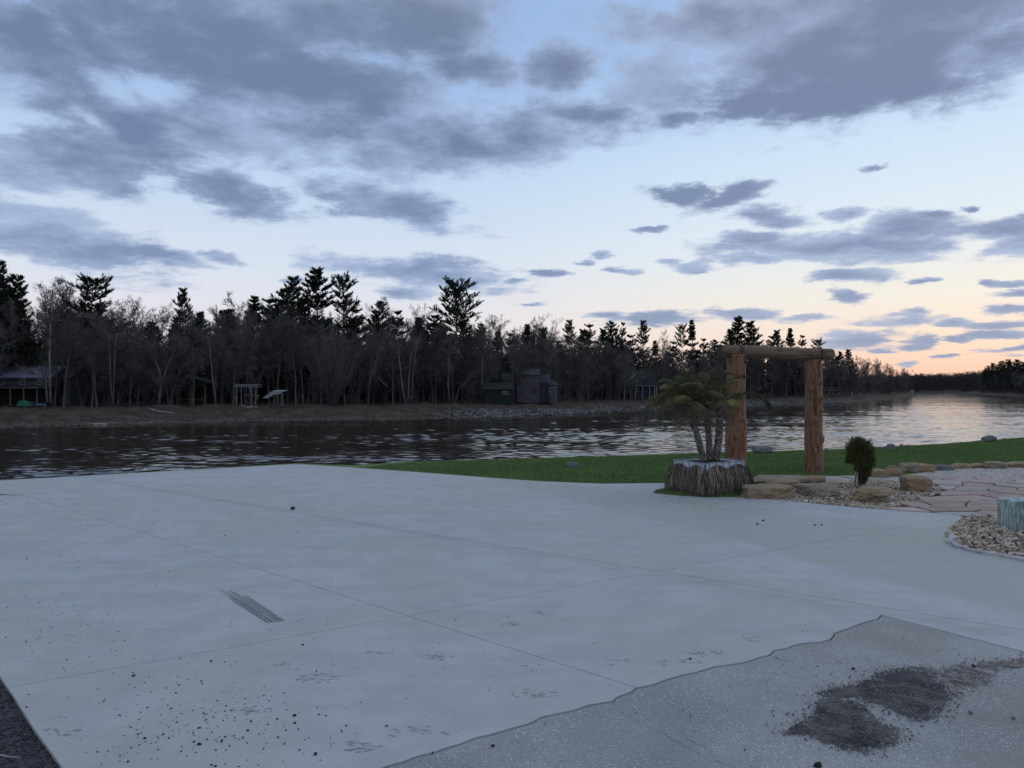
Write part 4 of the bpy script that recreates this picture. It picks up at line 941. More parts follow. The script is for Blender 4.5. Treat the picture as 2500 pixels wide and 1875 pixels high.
# iron ring and cord hanging at the near end of the beam
m_ = MB(); c = Vector(rel(*bl))+Vector((-0.05, -0.03, 0)); ring = [c+Vector((0.115*math.cos(a), 0.05*math.cos(a), 0.115*math.sin(a))) for a in np.linspace(0, 2*PI, 25)]
m_.tube(ring, 0.007, 5, cap=False); m_.build('ring', M['iron'], arch)
m_ = MB(); m_.tube([c+Vector((0.02, 0, -0.08)), c+Vector((0.025, -0.01, -0.6)), c+Vector((0.03, 0, -1.25))], 0.006, 5); m_.build('cord', M['iron'], arch)

# ================================================================== PLANTER
pa = R(32); Fp = Vector((3.13, 12.25)); U = Vector((math.cos(pa), math.sin(pa))); W_ = Vector((-math.sin(pa), math.cos(pa)))
la, lb_ = 0.94, 0.74
pc = Fp+U*la/2+W_*lb_/2
pt_h = 0.535
planter = thing('planter', 'cut down white tank planter skirted with dried palm thatch', 'planter', (pc.x, pc.y, 0), pa)
m_ = MB()
for (cx, cy, sx, sy) in ((0, -lb_/2+0.012, la-0.05, 0.016), (0, lb_/2-0.012, la-0.05, 0.016), (-la/2+0.012, 0, 0.016, lb_-0.09), (la/2-0.012, 0, 0.016, lb_-0.09)):
    m_.box((cx, cy, 0.26), (sx, sy, 0.50))
m_.build('tank_wall', M['plastic'], planter)
m_ = MB()   # folded white rim round the soil
for (cx, cy, sx, sy) in ((0, -lb_/2+0.055, la-0.03, 0.10), (0, lb_/2-0.045, la-0.03, 0.08), (-la/2+0.055, 0, 0.10, lb_-0.216), (la/2-0.055, 0, 0.10, lb_-0.216)):
    m_.box((cx, cy, 0.517), (sx, sy, 0.010))
m_.build('rim', M['plastic'], planter)
for zt in (pt_h, 0.36):
    m_ = MB(); cs = [(-la/2, -lb_/2, zt), (la/2, -lb_/2, zt), (la/2, lb_/2, zt), (-la/2, lb_/2, zt), (-la/2, -lb_/2, zt)]
    for i in range(4): m_.tube([cs[i], cs[i+1]], 0.009, 6)
    m_.build('cage_rail', M['galv'], planter)
for fx, n_, ax in ((-1, 6, 'x'), (1, 6, 'x'), (-1, 5, 'y'), (1, 5, 'y')):
    for i in range(n_):
        s = (i+0.5)/n_-0.5
        m_ = MB(); p = (s*la, fx*(lb_/2+0.001)) if ax == 'x' else (fx*(la/2+0.001), s*lb_)
        m_.tube([(p[0], p[1], 0.02), (p[0], p[1], pt_h-0.01)], 0.007, 5); m_.build('cage_bar', M['galv'], planter)
bm = bmesh.new(); bmesh.ops.create_grid(bm, x_segments=24, y_segments=20, size=0.5)
for v in bm.verts:
    v.co.x *= la-0.07; v.co.y *= lb_-0.07; d = max(abs(v.co.x)/(la/2), abs(v.co.y)/(lb_/2)); v.co.z = 0.503+0.055*(1-d)+0.02*fbm(v.co, 9, 3)*(1-d)
me = bpy.data.meshes.new('soil'); bm.to_mesh(me); bm.free(); me.materials.append(M['soil']); link('soil', me, planter)
# thatch skirt: hundreds of hanging dry leaf strips, scalloped at the top
A = []; B = []; Wd = []; 
per = 2*(la+lb_); rr = np.random.default_rng(3)
def rim_pt(s):
    s = s % per
    if s < la: return (-la/2+s, -lb_/2), (0, -1), s/la
    s -= la
    if s < lb_: return (la/2, -lb_/2+s), (1, 0), s/lb_
    s -= lb_
    if s < la: return (la/2-s, lb_/2), (0, 1), s/la
    s -= la; return (-la/2, lb_/2-s), (-1, 0), s/lb_
segsA = []; segsB = []; ra_ = []; rb_ = []
for i in range(2300):
    s = rr.uniform(0, per); p, nrm, fr = rim_pt(s)
    scal = math.sin(fr*PI*2)**2   # two swags a side: ties high, dips between
    ztop = 0.440+0.062*scal-rr.uniform(0, 0.02)
    if rr.random() < 0.35: ztop -= rr.uniform(0, 0.15)
    if fr < 0.10 or fr > 0.90:
        q_, n2, f2_ = rim_pt(s+(0.14 if fr > 0.5 else -0.14)*la); k2 = (0.10-min(fr, 1-fr))/0.10*0.5; nrm = (nrm[0]*(1-k2)+n2[0]*k2, nrm[1]*(1-k2)+n2[1]*k2); l_ = math.hypot(*nrm); nrm = (nrm[0]/l_, nrm[1]/l_)
    lay = rr.uniform(0.015, 0.05); out = lay+rr.uniform(0.03, 0.10)
    tang = (-nrm[1], nrm[0]); sw = rr.normal(0, 0.035); x0 = p[0]+nrm[0]*lay; y0 = p[1]+nrm[1]*lay
    if abs(abs(fr-0.5)-0.5) < 0.08: out += 0.02
    zb = rr.uniform(0.0, 0.10) if rr.random() < 0.8 else rr.uniform(0.08, 0.25)
    x2 = p[0]+nrm[0]*out+tang[0]*sw; y2 = p[1]+nrm[1]*out+tang[1]*sw
    xm = x0*0.5+x2*0.5+nrm[0]*0.018+rr.normal(0, 0.006); ym = y0*0.5+y2*0.5+nrm[1]*0.018+rr.normal(0, 0.006); zm = (ztop+zb)/2
    r_ = rr.uniform(0.003, 0.0075)
    segsA += [(x0, y0, ztop), (xm, ym, zm)]; segsB += [(xm, ym, zm), (x2, y2, zb)]; ra_ += [r_, r_*1.1]; rb_ += [r_*1.1, r_*0.3]
V, Fq = prisms(segsA, segsB, ra_, rb_, 3)
tm = mesh_np('thatch_skirt', V, Fq, M['thatch']); tm.materials.append(M['thatch_pale']); tm.materials.append(M['thatch_dark'])
pick = np.repeat(rr.choice([0, 0, 1, 2, 2], len(V)//12), 6)[:len(tm.polygons)]; tm.polygons.foreach_set('material_index', pick.astype(np.int32))
link('thatch_skirt', tm, planter, kind='stuff')
m_ = MB(); o_ = 0.012
cs = [(-la/2-o_, -lb_/2-o_), (la/2+o_, -lb_/2-o_), (la/2+o_, lb_/2+o_), (-la/2-o_, lb_/2+o_)]
m_.prism(cs, 0.0, 0.425); m_.build('skirt_lining', M['thatch_dark'], planter)
# dark turf patch round the planter
tp = roughen([g(*q) for q in [(1593,1203),(1640,1196),(1660,1190),(1850,1196),(1830,1210),(1807,1214),(1740,1214),(1666,1211)]], 0.04, 5)
poly_obj('turf_patch', tp, 0.001, 0.02, M['lawn'], kind='structure')
P = rnd_in([g(*q) for q in [(1597,1203),(1640,1196),(1850,1196),(1830,1211),(1740,1214),(1666,1211)]], 5000, rng)
hh_ = rng.uniform(0.02, 0.07, len(P)); A = np.column_stack([P, np.zeros(len(P))]); B = A+np.column_stack([rng.normal(0, 0.02, len(P)), rng.normal(0, 0.02, len(P)), hh_])
link('turf_grass', mesh_np('turf_grass', *spikes(A, B, rng.uniform(0.002, 0.004, len(P))), M['blade']), kind='stuff', label='ragged green grass at the foot of the thatched planter')

# ------------------------------------------------------------------ palms
def frond_mesh(name, L, curl, seed, mt, nl=32):
    rr = np.random.default_rng(seed); pts = []; p = Vector((0, 0, 0)); a = R(62); n = 16
    for i in range(n+1):
        pts.append(p.copy()); a -= curl/n*(0.6+1.0*i/n); p += Vector((math.cos(a), 0, math.sin(a)))*L/n
    sA = [tuple(q) for q in pts[:-1]]; sB = [tuple(q) for q in pts[1:]]
    rad = [0.006*(1-i/n)+0.0012 for i in range(n+1)]
    parts = [prisms(sA, sB, rad[:-1], rad[1:], 4)]
    A = []; B = []; Wd = []
    for i in range(nl):
        s = 0.22+0.78*i/(nl-1); f = s*n; k_ = min(int(f), n-1); q = pts[k_].lerp(pts[k_+1], f-k_); d = (pts[k_+1]-pts[k_]).normalized()
        ll = L*0.37*math.sin(PI*(0.16+0.80*(i/(nl-1))))**0.7
        for sd_ in (-1, 1):
            side = Vector((0, sd_, 0)); up_ = side.cross(d)*sd_
            v = (d*rr.uniform(0.45, 0.75)+side*rr.uniform(0.7, 1.0)+Vector((0, 0, -1))*rr.uniform(0.0, 0.35)).normalized()
            m1 = q+v*ll*0.55; e = m1+(v+Vector((0, 0, -rr.uniform(0.35, 0.9)))).normalized()*ll*0.5
            A += [tuple(q)]; B += [tuple(m1)]; Wd += [(tuple(m1), tuple(e))]
    wv = rr.uniform(0.0035, 0.0055, len(A))
    parts.append(prisms(A, B, wv*0.5, wv, 3)); parts.append(spikes([q[0] for q in Wd], [q[1] for q in Wd], wv))
    V, Fs = join(parts); return mesh_np(name, V, Fs, mt)
FR = [frond_mesh('frond', 0.74*s, c, 70+i, M['frond']) for i, (s, c) in enumerate([(1.0, 1.3), (1.05, 1.8), (0.9, 2.2), (1.0, 0.9), (1.1, 2.0), (0.85, 0.6)])]
FD = [frond_mesh('frond', 0.62, 3.0, 90, M['fronddead'])]
def palm_trunk(name, pts, r0, r1, seed):
    rr = np.random.default_rng(seed); m_ = MB(); pts = [Vector(p) for p in pts]; q = []
    for i in range(len(pts)-1):
        for j in range(6): q.append(pts[i].lerp(pts[i+1], j/6))
    q.append(pts[-1]); n = len(q); rad = [r0*(1-i/(n-1))+r1*i/(n-1) for i in range(n)]
    m_.tube(q, [r*0.86 for r in rad], 12)
    A = []; B = []; W = []; cnt = 190
    L = sum((q[i+1]-q[i]).length for i in range(n-1))
    for i in range(cnt):
        s = i/cnt; f = s*(n-1); k_ = int(f); c = q[k_].lerp(q[k_+1], f-k_); r = r0*(1-s)+r1*s; a = i*2.39996
        d = Vector((math.cos(a), math.sin(a), 0)); sh = 1+1.2*max(0, s-0.8)/0.2
        A.append(tuple(c+d*r*0.70)); B.append(tuple(c+d*r*(1.42+0.2*rr.random())*1.0+Vector((0, 0, 0.032*sh)))); W.append(0.020)
    me1 = m_.mesh(name, M['palmtrunk'], True); V0 = np.array([v.co[:] for v in me1.vertices]); F0 = [p.vertices[:] for p in me1.polygons]
    Vs, Fs = spikes(A, B, np.array(W)); me = bpy.data.meshes.new(name)
    me.from_pydata(np.concatenate([V0, Vs]).tolist(), [], [tuple(f) for f in F0]+[tuple(int(i)+len(V0) for i in f) for f in Fs]); me.materials.append(M['palmtrunk']); return me
pdist = pc.y-0.02
def P3(px, py, dd=0.0): d = pdist+dd; return Vector((PX(px, d), d, HZ(py, d)))
rr = np.random.default_rng(77)
for (base, mid, top, lab, nf, dd, r0) in [((1720,1117),(1702,1065),(1677,990),'palm leaning left, leftmost of three trunks in the thatched planter',27,-0.08,0.052),
    ((1733,1114),(1730,1062),(1724,1000),'shortest middle palm of the three in the thatched planter',13,0.03,0.048),((1746,1112),(1755,1065),(1758,996),'palm with the thickest trunk, right of the other two in the planter',15,0.05,0.06)]:
    b0, m0, t0_ = P3(*base, dd), P3(*mid, dd), P3(*top, dd); b0.z = 0.52
    pm = thing('palm_tree', lab, 'palm tree', tuple(b0), 0, 'three palms in the planter')
    link('trunk', palm_trunk('trunk', [(0, 0, -0.04), tuple(m0-b0), tuple(t0_-b0)], r0, r0*0.82, int(base[0])), pm)
    for i in range(nf):
        a = i*2.39996+rr.uniform(-0.2, 0.2); s = i/nf
        dead = i >= nf-3
        o = link('frond', FD[0] if dead else FR[rr.integers(0, 6)], pm, tuple(t0_-b0+Vector((0, 0, 0.02))))
        # the wind lays the fronds over to the left: turn right-hand ones partly round
        ax_ = math.atan2(math.sin(a), math.cos(a)-0.55)
        o.rotation_euler = (rr.uniform(-0.25, 0.25), R(-40)+R(108)*s+rr.uniform(-0.12, 0.12), ax_)
        sc_ = rr.uniform(0.85, 1.12)*(0.85 if dead else 1); o.scale = (sc_, sc_, sc_)
        if dead: o['label'] = 'dry pale hanging frond'
    if r0 == 0.06:
        for (az_, el_, sc_) in ((-0.1, 0.1, 1.25),):
            o = link('frond', FR[4], pm, tuple(t0_-b0)); o.rotation_euler = (0, el_, az_); o.scale = (sc_,)*3

# ------------------------------------------------------------------ small cedar with a white trunk guard
x, y = G(2091, 1192); cz_top = HZ(1072, y); ced = thing('cedar_shrub', 'small shaggy clipped cedar with a white guard on its stem', 'shrub', (x, y, -0.01))
m_ = MB(); m_.tube([(0, 0, 0), (0.005, 0, 0.2), (0.03, 0, 0.45)], [0.022, 0.02, 0.018], 8); m_.build('stem', M['cedardead'], ced, True)
m_ = MB(); m_.tube([(-0.002, 0, 0.04), (0.003, 0, 0.15), (0.008, 0, 0.30)], [0.030, 0.028, 0.027], 10); m_.build('trunk_guard', M['guard'], ced, True)
m_ = MB(); m_.tube([(-0.05, -0.02, -0.01), (-0.01, -0.03, 0.34)], 0.008, 6); m_.build('stake', M['iron'], ced)
cc0 = Vector((0.065, 0.0, (cz_top+0.12)/2)); rxx, rzz = 0.19, (cz_top-0.12)/2-0.015
A = []; B = []; W = []; rr = np.random.default_rng(8)
for i in range(2900):
    v = rr.normal(0, 1, 3); v /= (np.abs(v)**3.2).sum()**(1/3.2)
    rad = rr.uniform(0.35, 1.0)**0.5
    lump = 1+0.22*mn.noise(Vector(v*2.3))+0.12*mn.noise(Vector(v*6))
    fx = 1.0 if v[2] > -0.2 else 0.78
    p = np.array([v[0]*rxx*rad*lump*fx, v[1]*rxx*rad*lump*fx, v[2]*rzz*rad*lump])+np.array(cc0)
    if v[2] < -0.1 and p[0] < 0.03: continue
    dr = v*0.8+np.array([0, 0, 0.25 if v[2] > 0.4 else -0.5])+rr.normal(0, 0.3, 3); dr /= np.linalg.norm(dr); L = rr.uniform(0.04, 0.075)
    e = p+dr*L; A.append(p); B.append(e); W.append(0.006)
    for _ in range(7):
        s = rr.uniform(0.1, 0.95); q = p+(e-p)*s; d2 = dr+rr.normal(0, 0.6, 3); d2 /= np.linalg.norm(d2); A.append(q); B.append(q+d2*L*0.38); W.append(0.0055)
link('foliage', mesh_np('foliage', *spikes(A, B, np.array(W)), M['cedar']), ced)
me = rock_mesh('inner_twigs', rxx*1.25, rxx*1.2, rzz*1.45, 5, M['cedar'], boxy=0.8, base=ICO2, rough=0.2)
link('inner_growth', me, ced, (cc0.x+0.01, cc0.y, cc0.z-rzz*0.68))

# ================================================================== FAR BANK: ROCKS, GRASS, BUILDINGS
rng = np.random.default_rng(21)
def bank_pt(px, t): d = shore(px)+wig(px)+t; return (PX(px, d), d, bank_z(px, t))
P = []; S = []
for _ in range(5200):
    px = rng.uniform(1080, 2060); dens = mn.noise(Vector((px*0.012, 0, 0)))*1.3-max(0, (1220-px)/180)*0.6
    t = abs(rng.normal(0, 3.2))+0.1
    if rng.random() > 0.75+dens: continue
    if t > 8: continue
    x, y, z = bank_pt(px, t); P.append((x, y, z+0.05)); S.append(rng.uniform(0.12, 0.42))
link('riprap', mesh_np('riprap', *scatter(ICO1, np.array(P), np.array(S), rng, (1, 0.8, 0.7)), M['riprap']), kind='stuff', label='grey riprap rocks along the far waterline')
P = []; S = []
for _ in range(5200):
    px = rng.uniform(-300, 1250); t = abs(rng.normal(0, 1.6))+0.05
    if rng.random() > 0.55+mn.noise(Vector((px*0.01, 4, 0))): continue
    x, y, z = bank_pt(px, t); P.append((x, y, z+0.02)); S.append(rng.uniform(0.06, 0.22))
link('shore_stones', mesh_np('shore_stones', *scatter(OCT, np.array(P), np.array(S), rng, (1.3, 0.8, 0.6)), M['mudrock']), kind='stuff', label='muddy stones along the left part of the far waterline')
A = []; B = []
for _ in range(42000):
    px = rng.uniform(-400, 2232); t = rng.uniform(0.8, 24)
    if mn.noise(Vector((px*0.02, t*0.25, 3))) < -0.15: continue
    x, y, z = bank_pt(px, t); h = rng.uniform(0.08, 0.42); A.append((x, y, z-0.02)); B.append((x+rng.normal(0, 0.25), y+rng.normal(0, 0.15), z+h))
link('bank_grass', mesh_np('bank_grass', *spikes(A, B, rng.uniform(0.02, 0.06, len(A))), M['deadgrass']), kind='stuff', label='dead brown grass over the far bank')

def gable(mb_w, mb_r, x0, x1, y0, y1, z0, ze, zr, axis='x', ov=0.35, th=0.12):
    """walls into mb_w, roof slabs into mb_r; ridge along axis"""
    if axis == 'x':
        ym = (y0+y1)/2
        mb_w.add([(x0,y0,z0),(x1,y0,z0),(x1,y1,z0),(x0,y1,z0),(x0,y0,ze),(x1,y0,ze),(x1,y1,ze),(x0,y1,ze),(x0,ym,zr),(x1,ym,zr)],
                 [(0,1,5,4),(2,3,7,6),(1,2,6,9,5),(3,0,4,8,7),(4,5,9,8),(6,7,8,9),(0,3,2,1)])
        for ya, yb in ((y0, ym), (y1, ym)):
            s = (zr-ze)/abs(yb-ya); yo = ya-ov*(1 if ya < ym else -1); zo = ze-s*ov
            v = [(x0-ov,yo,zo+0.02),(x1+ov,yo,zo+0.02),(x1+ov,yb,zr+0.02),(x0-ov,yb,zr+0.02)]
            mb_r.add(v+[(a,b,c+th) for a,b,c in v], [(0,1,2,3),(4,5,6,7),(0,1,5,4),(1,2,6,5),(2,3,7,6),(3,0,4,7)])
    else:
        xm = (x0+x1)/2
        mb_w.add([(x0,y0,z0),(x1,y0,z0),(x1,y1,z0),(x0,y1,z0),(x0,y0,ze),(x1,y0,ze),(x1,y1,ze),(x0,y1,ze),(xm,y0,zr),(xm,y1,zr)],
                 [(0,1,5,8,4),(2,3,7,9,6),(1,2,6,5),(3,0,4,7),(4,8,9,7),(5,6,9,8),(0,3,2,1)])
        for xa in (x0, x1):
            sg = 1 if xa < xm else -1; s = (zr-ze)/abs(xm-xa); xo = xa-ov*sg; zo = ze-s*ov
            v = [(xo,y0-ov,zo+0.02),(xm,y0-ov,zr+0.02),(xm,y1+ov,zr+0.02),(xo,y1+ov,zo+0.02)]
            mb_r.add(v+[(a,b,c+th) for a,b,c in v], [(0,1,2,3),(4,5,6,7),(0,1,5,4),(1,2,6,5),(2,3,7,6),(3,0,4,7)])
def window(parent, x, y, z, wd, ht, trim='h_trim'):
    m_ = MB(); t_ = 0.09
    for (cx, cz, sx, sz) in ((0, ht/2, wd+t_, t_), (0, -ht/2, wd+t_, t_), (-wd/2, 0, t_, ht-t_), (wd/2, 0, t_, ht-t_)): m_.box((x+cx, y-0.05, z+cz), (sx, 0.08, sz))
    f = m_.build('window', M[trim], parent); m_ = MB(); m_.box((x, y-0.025, z), (wd-t_, 0.03, ht-t_)); m_.build('pane', M['h_glass'], f); return f
# house one: raised, blue metal roof, deck on posts, at the left
D = 119.0; gz = -1.0
H = thing('house', 'raised dark house with a bluish metal roof and posted deck at far left', 'house', (PX(50, D), D, gz))
X = lambda px, d=D: PX(px, d)-PX(50, D)
Zf = lambda py, d=D: HZ(py, d)-gz
mw, mr = MB(), MB(); gable(mw, mr, X(-120), X(120), 0, 8, Zf(946), Zf(920), Zf(893), 'x', 0.5)
mw.build('wall', M['h_wall'], H); mr.build('roof', M['h_blue'], H)
m_ = MB(); m_.box(((X(-100)+X(118))/2, 2.0, Zf(965)), (X(118)-X(-100), 0.2, 2.2)); m_.build('lower_wall', M['h_green'], H)
m_ = MB(); m_.box(((X(-60)+X(115))/2, -1.2, Zf(947)), (X(115)-X(-60), 2.4, 0.16)); dk = m_.build('deck', M['oldwood'], H)
for px in (-40, 0, 48, 80, 112): m_ = MB(); m_.box((X(px), -2.2, Zf(947)/2-0.05), (0.16, 0.16, Zf(947)-0.1)); m_.build('post', M['oldwood'], dk)
m_ = MB(); m_.box(((X(-60)+X(115))/2, -2.3, Zf(935)), (X(115)-X(-60), 0.06, 0.08)); m_.build('handrail', M['oldwood'], dk)
for px in (4, 55, 95): window(H, X(px), 0, Zf(931), 0.9, 1.0)
mw, mr = MB(), MB(); gable(mw, mr, X(136), X(153), 2, 8, 0, Zf(920), Zf(897), 'x', 0.3)
mw.build('annex_wall', M['h_wall'], H); mr.build('annex_roof', M['h_grey'], H)
# covered boat on a trailer, green tarp
x, y, z = bank_pt(63, 22)
tb = thing('tarped_boat', 'boat on a trailer under a green tarp below the blue roofed house', 'boat', (x, y, z))
m_ = MB(); m_.add([(-1.1,-.5,.5),(1.1,-.5,.45),(1.1,.5,.45),(-1.1,.5,.5),(-.9,-.3,1.25),(.8,-.25,1.0),(.8,.25,1.0),(-.9,.3,1.25),(-.2,0,1.4)], [(0,1,5,4),(1,2,6,5),(2,3,7,6),(3,0,4,7),(4,5,8),(5,6,8),(6,7,8),(7,4,8),(0,3,2,1)]); m_.build('tarp', M['tarp'], tb)
m_ = MB(); m_.box((0, 0, 0.4), (2.2, 0.6, 0.08)); m_.build('trailer_frame', M['iron'], tb)
for sx in (-0.5, 0.5):
    m_ = MB(); m_.tube([(0.2, sx-0.05, 0.25), (0.2, sx+0.05, 0.25)], 0.25, 12); m_.build('wheel', M['iron'], tb)
x, y, z = bank_pt(100, 21)
rbt = thing('rowing_boat', 'small pale blue rowing boat lying below the blue roofed house', 'boat', (x, y, z+0.5))
m_ = MB(); n = 9; V = []; 
for i in range(n):
    s = i/(n-1)*2-1; wv = 0.42*math.sqrt(max(0.02, 1-s*s*0.95)); V += [(s*0.8, -wv, 0.16+0.08*s*s), (s*0.8, 0, 0.28+0.02*s*s), (s*0.8, wv, 0.16+0.08*s*s), (s*0.75, 0, -0.1)]
Fs = []
for i in range(n-1):
    a, b = i*4, i*4+4; Fs += [(a, a+1, b+1, b), (a+1, a+2, b+2, b+1), (a+2, a+3, b+3, b+2), (a+3, a, b, b+3)]
Fs += [(0, 3, 2, 1), (n*4-4, n*4-3, n*4-2, n*4-1)]; m_.add(V, Fs); m_.build('hull', M['bluehull'], rbt)
for s in (-0.5, 0.5): m_ = MB(); m_.box((s, 0, -0.3), (0.08, 0.7, 0.42)); m_.build('stand', M['oldwood'], rbt)
# dark open pavilion
D = 127.0; H = thing('pavilion', 'dark open sided shelter with a low gable roof among the trees', 'shelter', (PX(466, D), D, -1.05))
X = lambda px: PX(px, D)-PX(466, D); Zf = lambda py: HZ(py, D)+1.05
m_ = MB(); mw = MB(); gable(mw, m_, X(430), X(502), 0, 5, Zf(940), Zf(934), Zf(922), 'y', 0.4); m_.build('roof', M['h_roof'], H); mw.build('gable_wall', M['h_green'], H)
for px in (432, 466, 500):
    for yy in (0.2, 4.8): m_ = MB(); m_.box((X(px), yy, Zf(940)/2), (0.18, 0.18, Zf(940))); m_.build('post', M['oldwood'], H)
m_ = MB(); m_.box((0, 4.95, Zf(940)/2), (X(500)-X(432), 0.1, Zf(940)-0.02)); m_.build('back_wall', M['h_green'], H)
m_ = MB(); m_.box((0, 0.1, 0.9), (X(498)-X(434), 0.06, 0.08)); m_.build('handrail', M['oldwood'], H)
# boat lift with white slatted canopy
D = 124.0; H = thing('boat_lift', 'boat lift with a white slatted top rail on thin legs in the trees', 'boat lift', (PX(600, D), D, -1.1))
X = lambda px: PX(px, D)-PX(600, D); Zf = lambda py: HZ(py, D)+1.1
m_ = MB()
for yy in (0, 2.4): m_.box((0, yy, Zf(939)), (X(628)-X(572), 0.08, 0.08)); m_.box((0, yy, Zf(944)), (X(628)-X(572), 0.08, 0.06))
m_.build('top_rail', M['white'], H)
for i in range(12): m_ = MB(); m_.box((X(574+i*4.8), 0, Zf(941.5)), (0.09, 0.04, 0.28)); m_.build('slat', M['white'], H)
for px in (577, 613):
    for yy in (0.1, 2.3): m_ = MB(); m_.tube([(X(px), yy, 0), (X(px), yy, Zf(945))], 0.05, 6); m_.build('leg', M['white'], H)
m_ = MB(); m_.tube([(X(609), 0.0, Zf(945)), (X(614), 0, Zf(966))], 0.045, 6); m_.build('brace', M['white'], H)
m_ = MB(); m_.box((X(615), 0, Zf(965)), (X(634)-X(598), 0.1, 0.14)); m_.build('crossbar', M['oldwood'], H)
# white ramp
D = 121.0; H = thing('dock_ramp', 'white bent dock ramp sloping down to the left between trunks', 'ramp', (PX(668, D), D, -1.1))
X = lambda px: PX(px, D)-PX(668, D); Zf = lambda py: HZ(py, D)+1.1
m_ = MB(); th = 0.06
prf = [(641, 972), (664, 955), (692, 955)]
V = []
for (px, py) in prf:
    for yy in (0.0, 1.4):
        V += [(X(px)+yy*0.25, yy, Zf(py)+yy*0.12), (X(px)+yy*0.25, yy, Zf(py)+yy*0.12-th)]
Fs = []
for i in range(2):
    a, b = i*4, i*4+4; Fs += [(a, b, b+2, a+2), (a+1, a+3, b+3, b+1), (a, a+1, b+1, b), (a+2, b+2, b+3, a+3)]
m_.add(V, Fs+[(0, 2, 3, 1), (8, 9, 11, 10)]); m_.build('ramp_panel', M['white'], H)
m_ = MB(); m_.add([(X(641), -0.03, Zf(972)), (X(664), -0.03, Zf(955)), (X(692), -0.03, Zf(955)), (X(684), -0.03, Zf(962)), (X(668), -0.03, Zf(964)), (X(655), -0.03, Zf(972))]+[(X(641), -0.08, Zf(972)), (X(664), -0.08, Zf(955)), (X(692), -0.08, Zf(955)), (X(684), -0.08, Zf(962)), (X(668), -0.08, Zf(964)), (X(655), -0.08, Zf(972))],
                  [(0,1,2,3,4,5),(11,10,9,8,7,6)]+[(i,(i+1)%6,6+(i+1)%6,6+i) for i in range(6)]); m_.build('side_panel', M['white'], H)
for px in (668, 686): m_ = MB(); m_.box((X(px), 0.7, Zf(958)/2), (0.1, 1.2, Zf(958))); m_.build('leg', M['oldwood'], H)
# grey house with turret and low green wing
D = 146.0; H = thing('house', 'tall grey gabled house with a small turret behind the far trees', 'house', (PX(1290, D), D, -1.0))
X = lambda px: PX(px, D)-PX(1290, D); Zf = lambda py: HZ(py, D)+1.0
mw, mr = MB(), MB(); gable(mw, mr, X(1262), X(1317), 0, 7, 0, Zf(916), Zf(901), 'x', 0.2); mw.build('wall', M['h_grey'], H); mr.build('roof', M['h_roof'], H)
mw, mr = MB(), MB(); gable(mw, mr, X(1228), X(1261), 1, 7, 0, Zf(938), Zf(912), 'x', 0.2); mw.build('side_wall', M['h_grey'], H); mr.build('side_roof', M['h_roof'], H)
mw, mr = MB(), MB(); gable(mw, mr, X(1318), X(1345), 2, 7, 0, Zf(935), Zf(915), 'x', 0.2); mw.build('link_wall', M['h_grey'], H); mr.build('link_roof', M['h_roof'], H)
for (px, py, ww, hh_) in ((1281, 931, 0.5, 1.1), (1302, 952, 0.7, 1.2), (1311, 952, 0.7, 1.2), (1272, 957, 0.7, 1.0)): window(H, X(px), 0, Zf(py), ww, hh_, 'h_wall')
m_ = MB(); cx = X(1350); k = 8; rT = 0.95
m_.tube([(cx, 1.0, 0), (cx, 1.0, Zf(940))], rT, k); m_.build('turret', M['h_grey'], H)
m_ = MB(); m_.tube([(cx, 1.0, Zf(940)), (cx, 1.0, Zf(926))], [rT*1.3, 0.03], k); m_.build('turret_roof', M['h_roof'], H)
for i in (-0.45, 0.45): window(H, cx+i, 1.0-rT*0.95, Zf(954), 0.5, 1.3)
D2 = 139.0; H = thing('garage', 'low dark green outbuilding with two pale framed windows', 'outbuilding', (PX(1215, D2), D2, -1.1))
X = lambda px: PX(px, D2)-PX(1215, D2); Zf = lambda py: HZ(py, D2)+1.1
mw, mr = MB(), MB(); gable(mw, mr, X(1183), X(1250), 0, 5, 0, Zf(950), Zf(936), 'x', 0.3); mw.build('wall', M['h_green'], H); mr.build('roof', M['h_green'], H)
for px in (1230, 1238): window(H, X(px), 0, Zf(959), 0.45, 0.6)
# craftsman house
D = 190.0; H = thing('house', 'dark house with pale trimmed gables behind the trunks left of the palms', 'house', (PX(1570, D), D, -0.9))
X = lambda px: PX(px, D)-PX(1570, D); Zf = lambda py: HZ(py, D)+0.9
mw, mr = MB(), MB(); gable(mw, mr, X(1530), X(1606), 3, 9, 0, Zf(940), Zf(905), 'x', 0.3); mw.build('wall', M['h_wall'], H); mr.build('roof', M['h_roof'], H)
mw, mr = MB(), MB(); gable(mw, mr, X(1541), X(1572), 0, 4, 0, Zf(927), Zf(912), 'y', 0.3); mw.build('gable_wall', M['h_wall'], H); g2 = mr.build('gable_roof', M['h_trim'], H)
window(H, X(1555), 0, Zf(927), 0.7, 0.8)
m_ = MB(); m_.box(((X(1547)+X(1600))/2, -1.2, Zf(942)), (X(1600)-X(1547), 2.4, 0.15)); pr_ = m_.build('porch_roof', M['h_trim'], H)
for px in (1548, 1565, 1582, 1594, 1599): m_ = MB(); m_.box((X(px), -2.2, Zf(942)/2-0.04), (0.22, 0.2, Zf(942)-0.1)); m_.build('post', M['h_trim'], pr_)
for px in (1556, 1588): window(H, X(px), 0 if px < 1570 else 3, Zf(951), 0.8, 1.1)
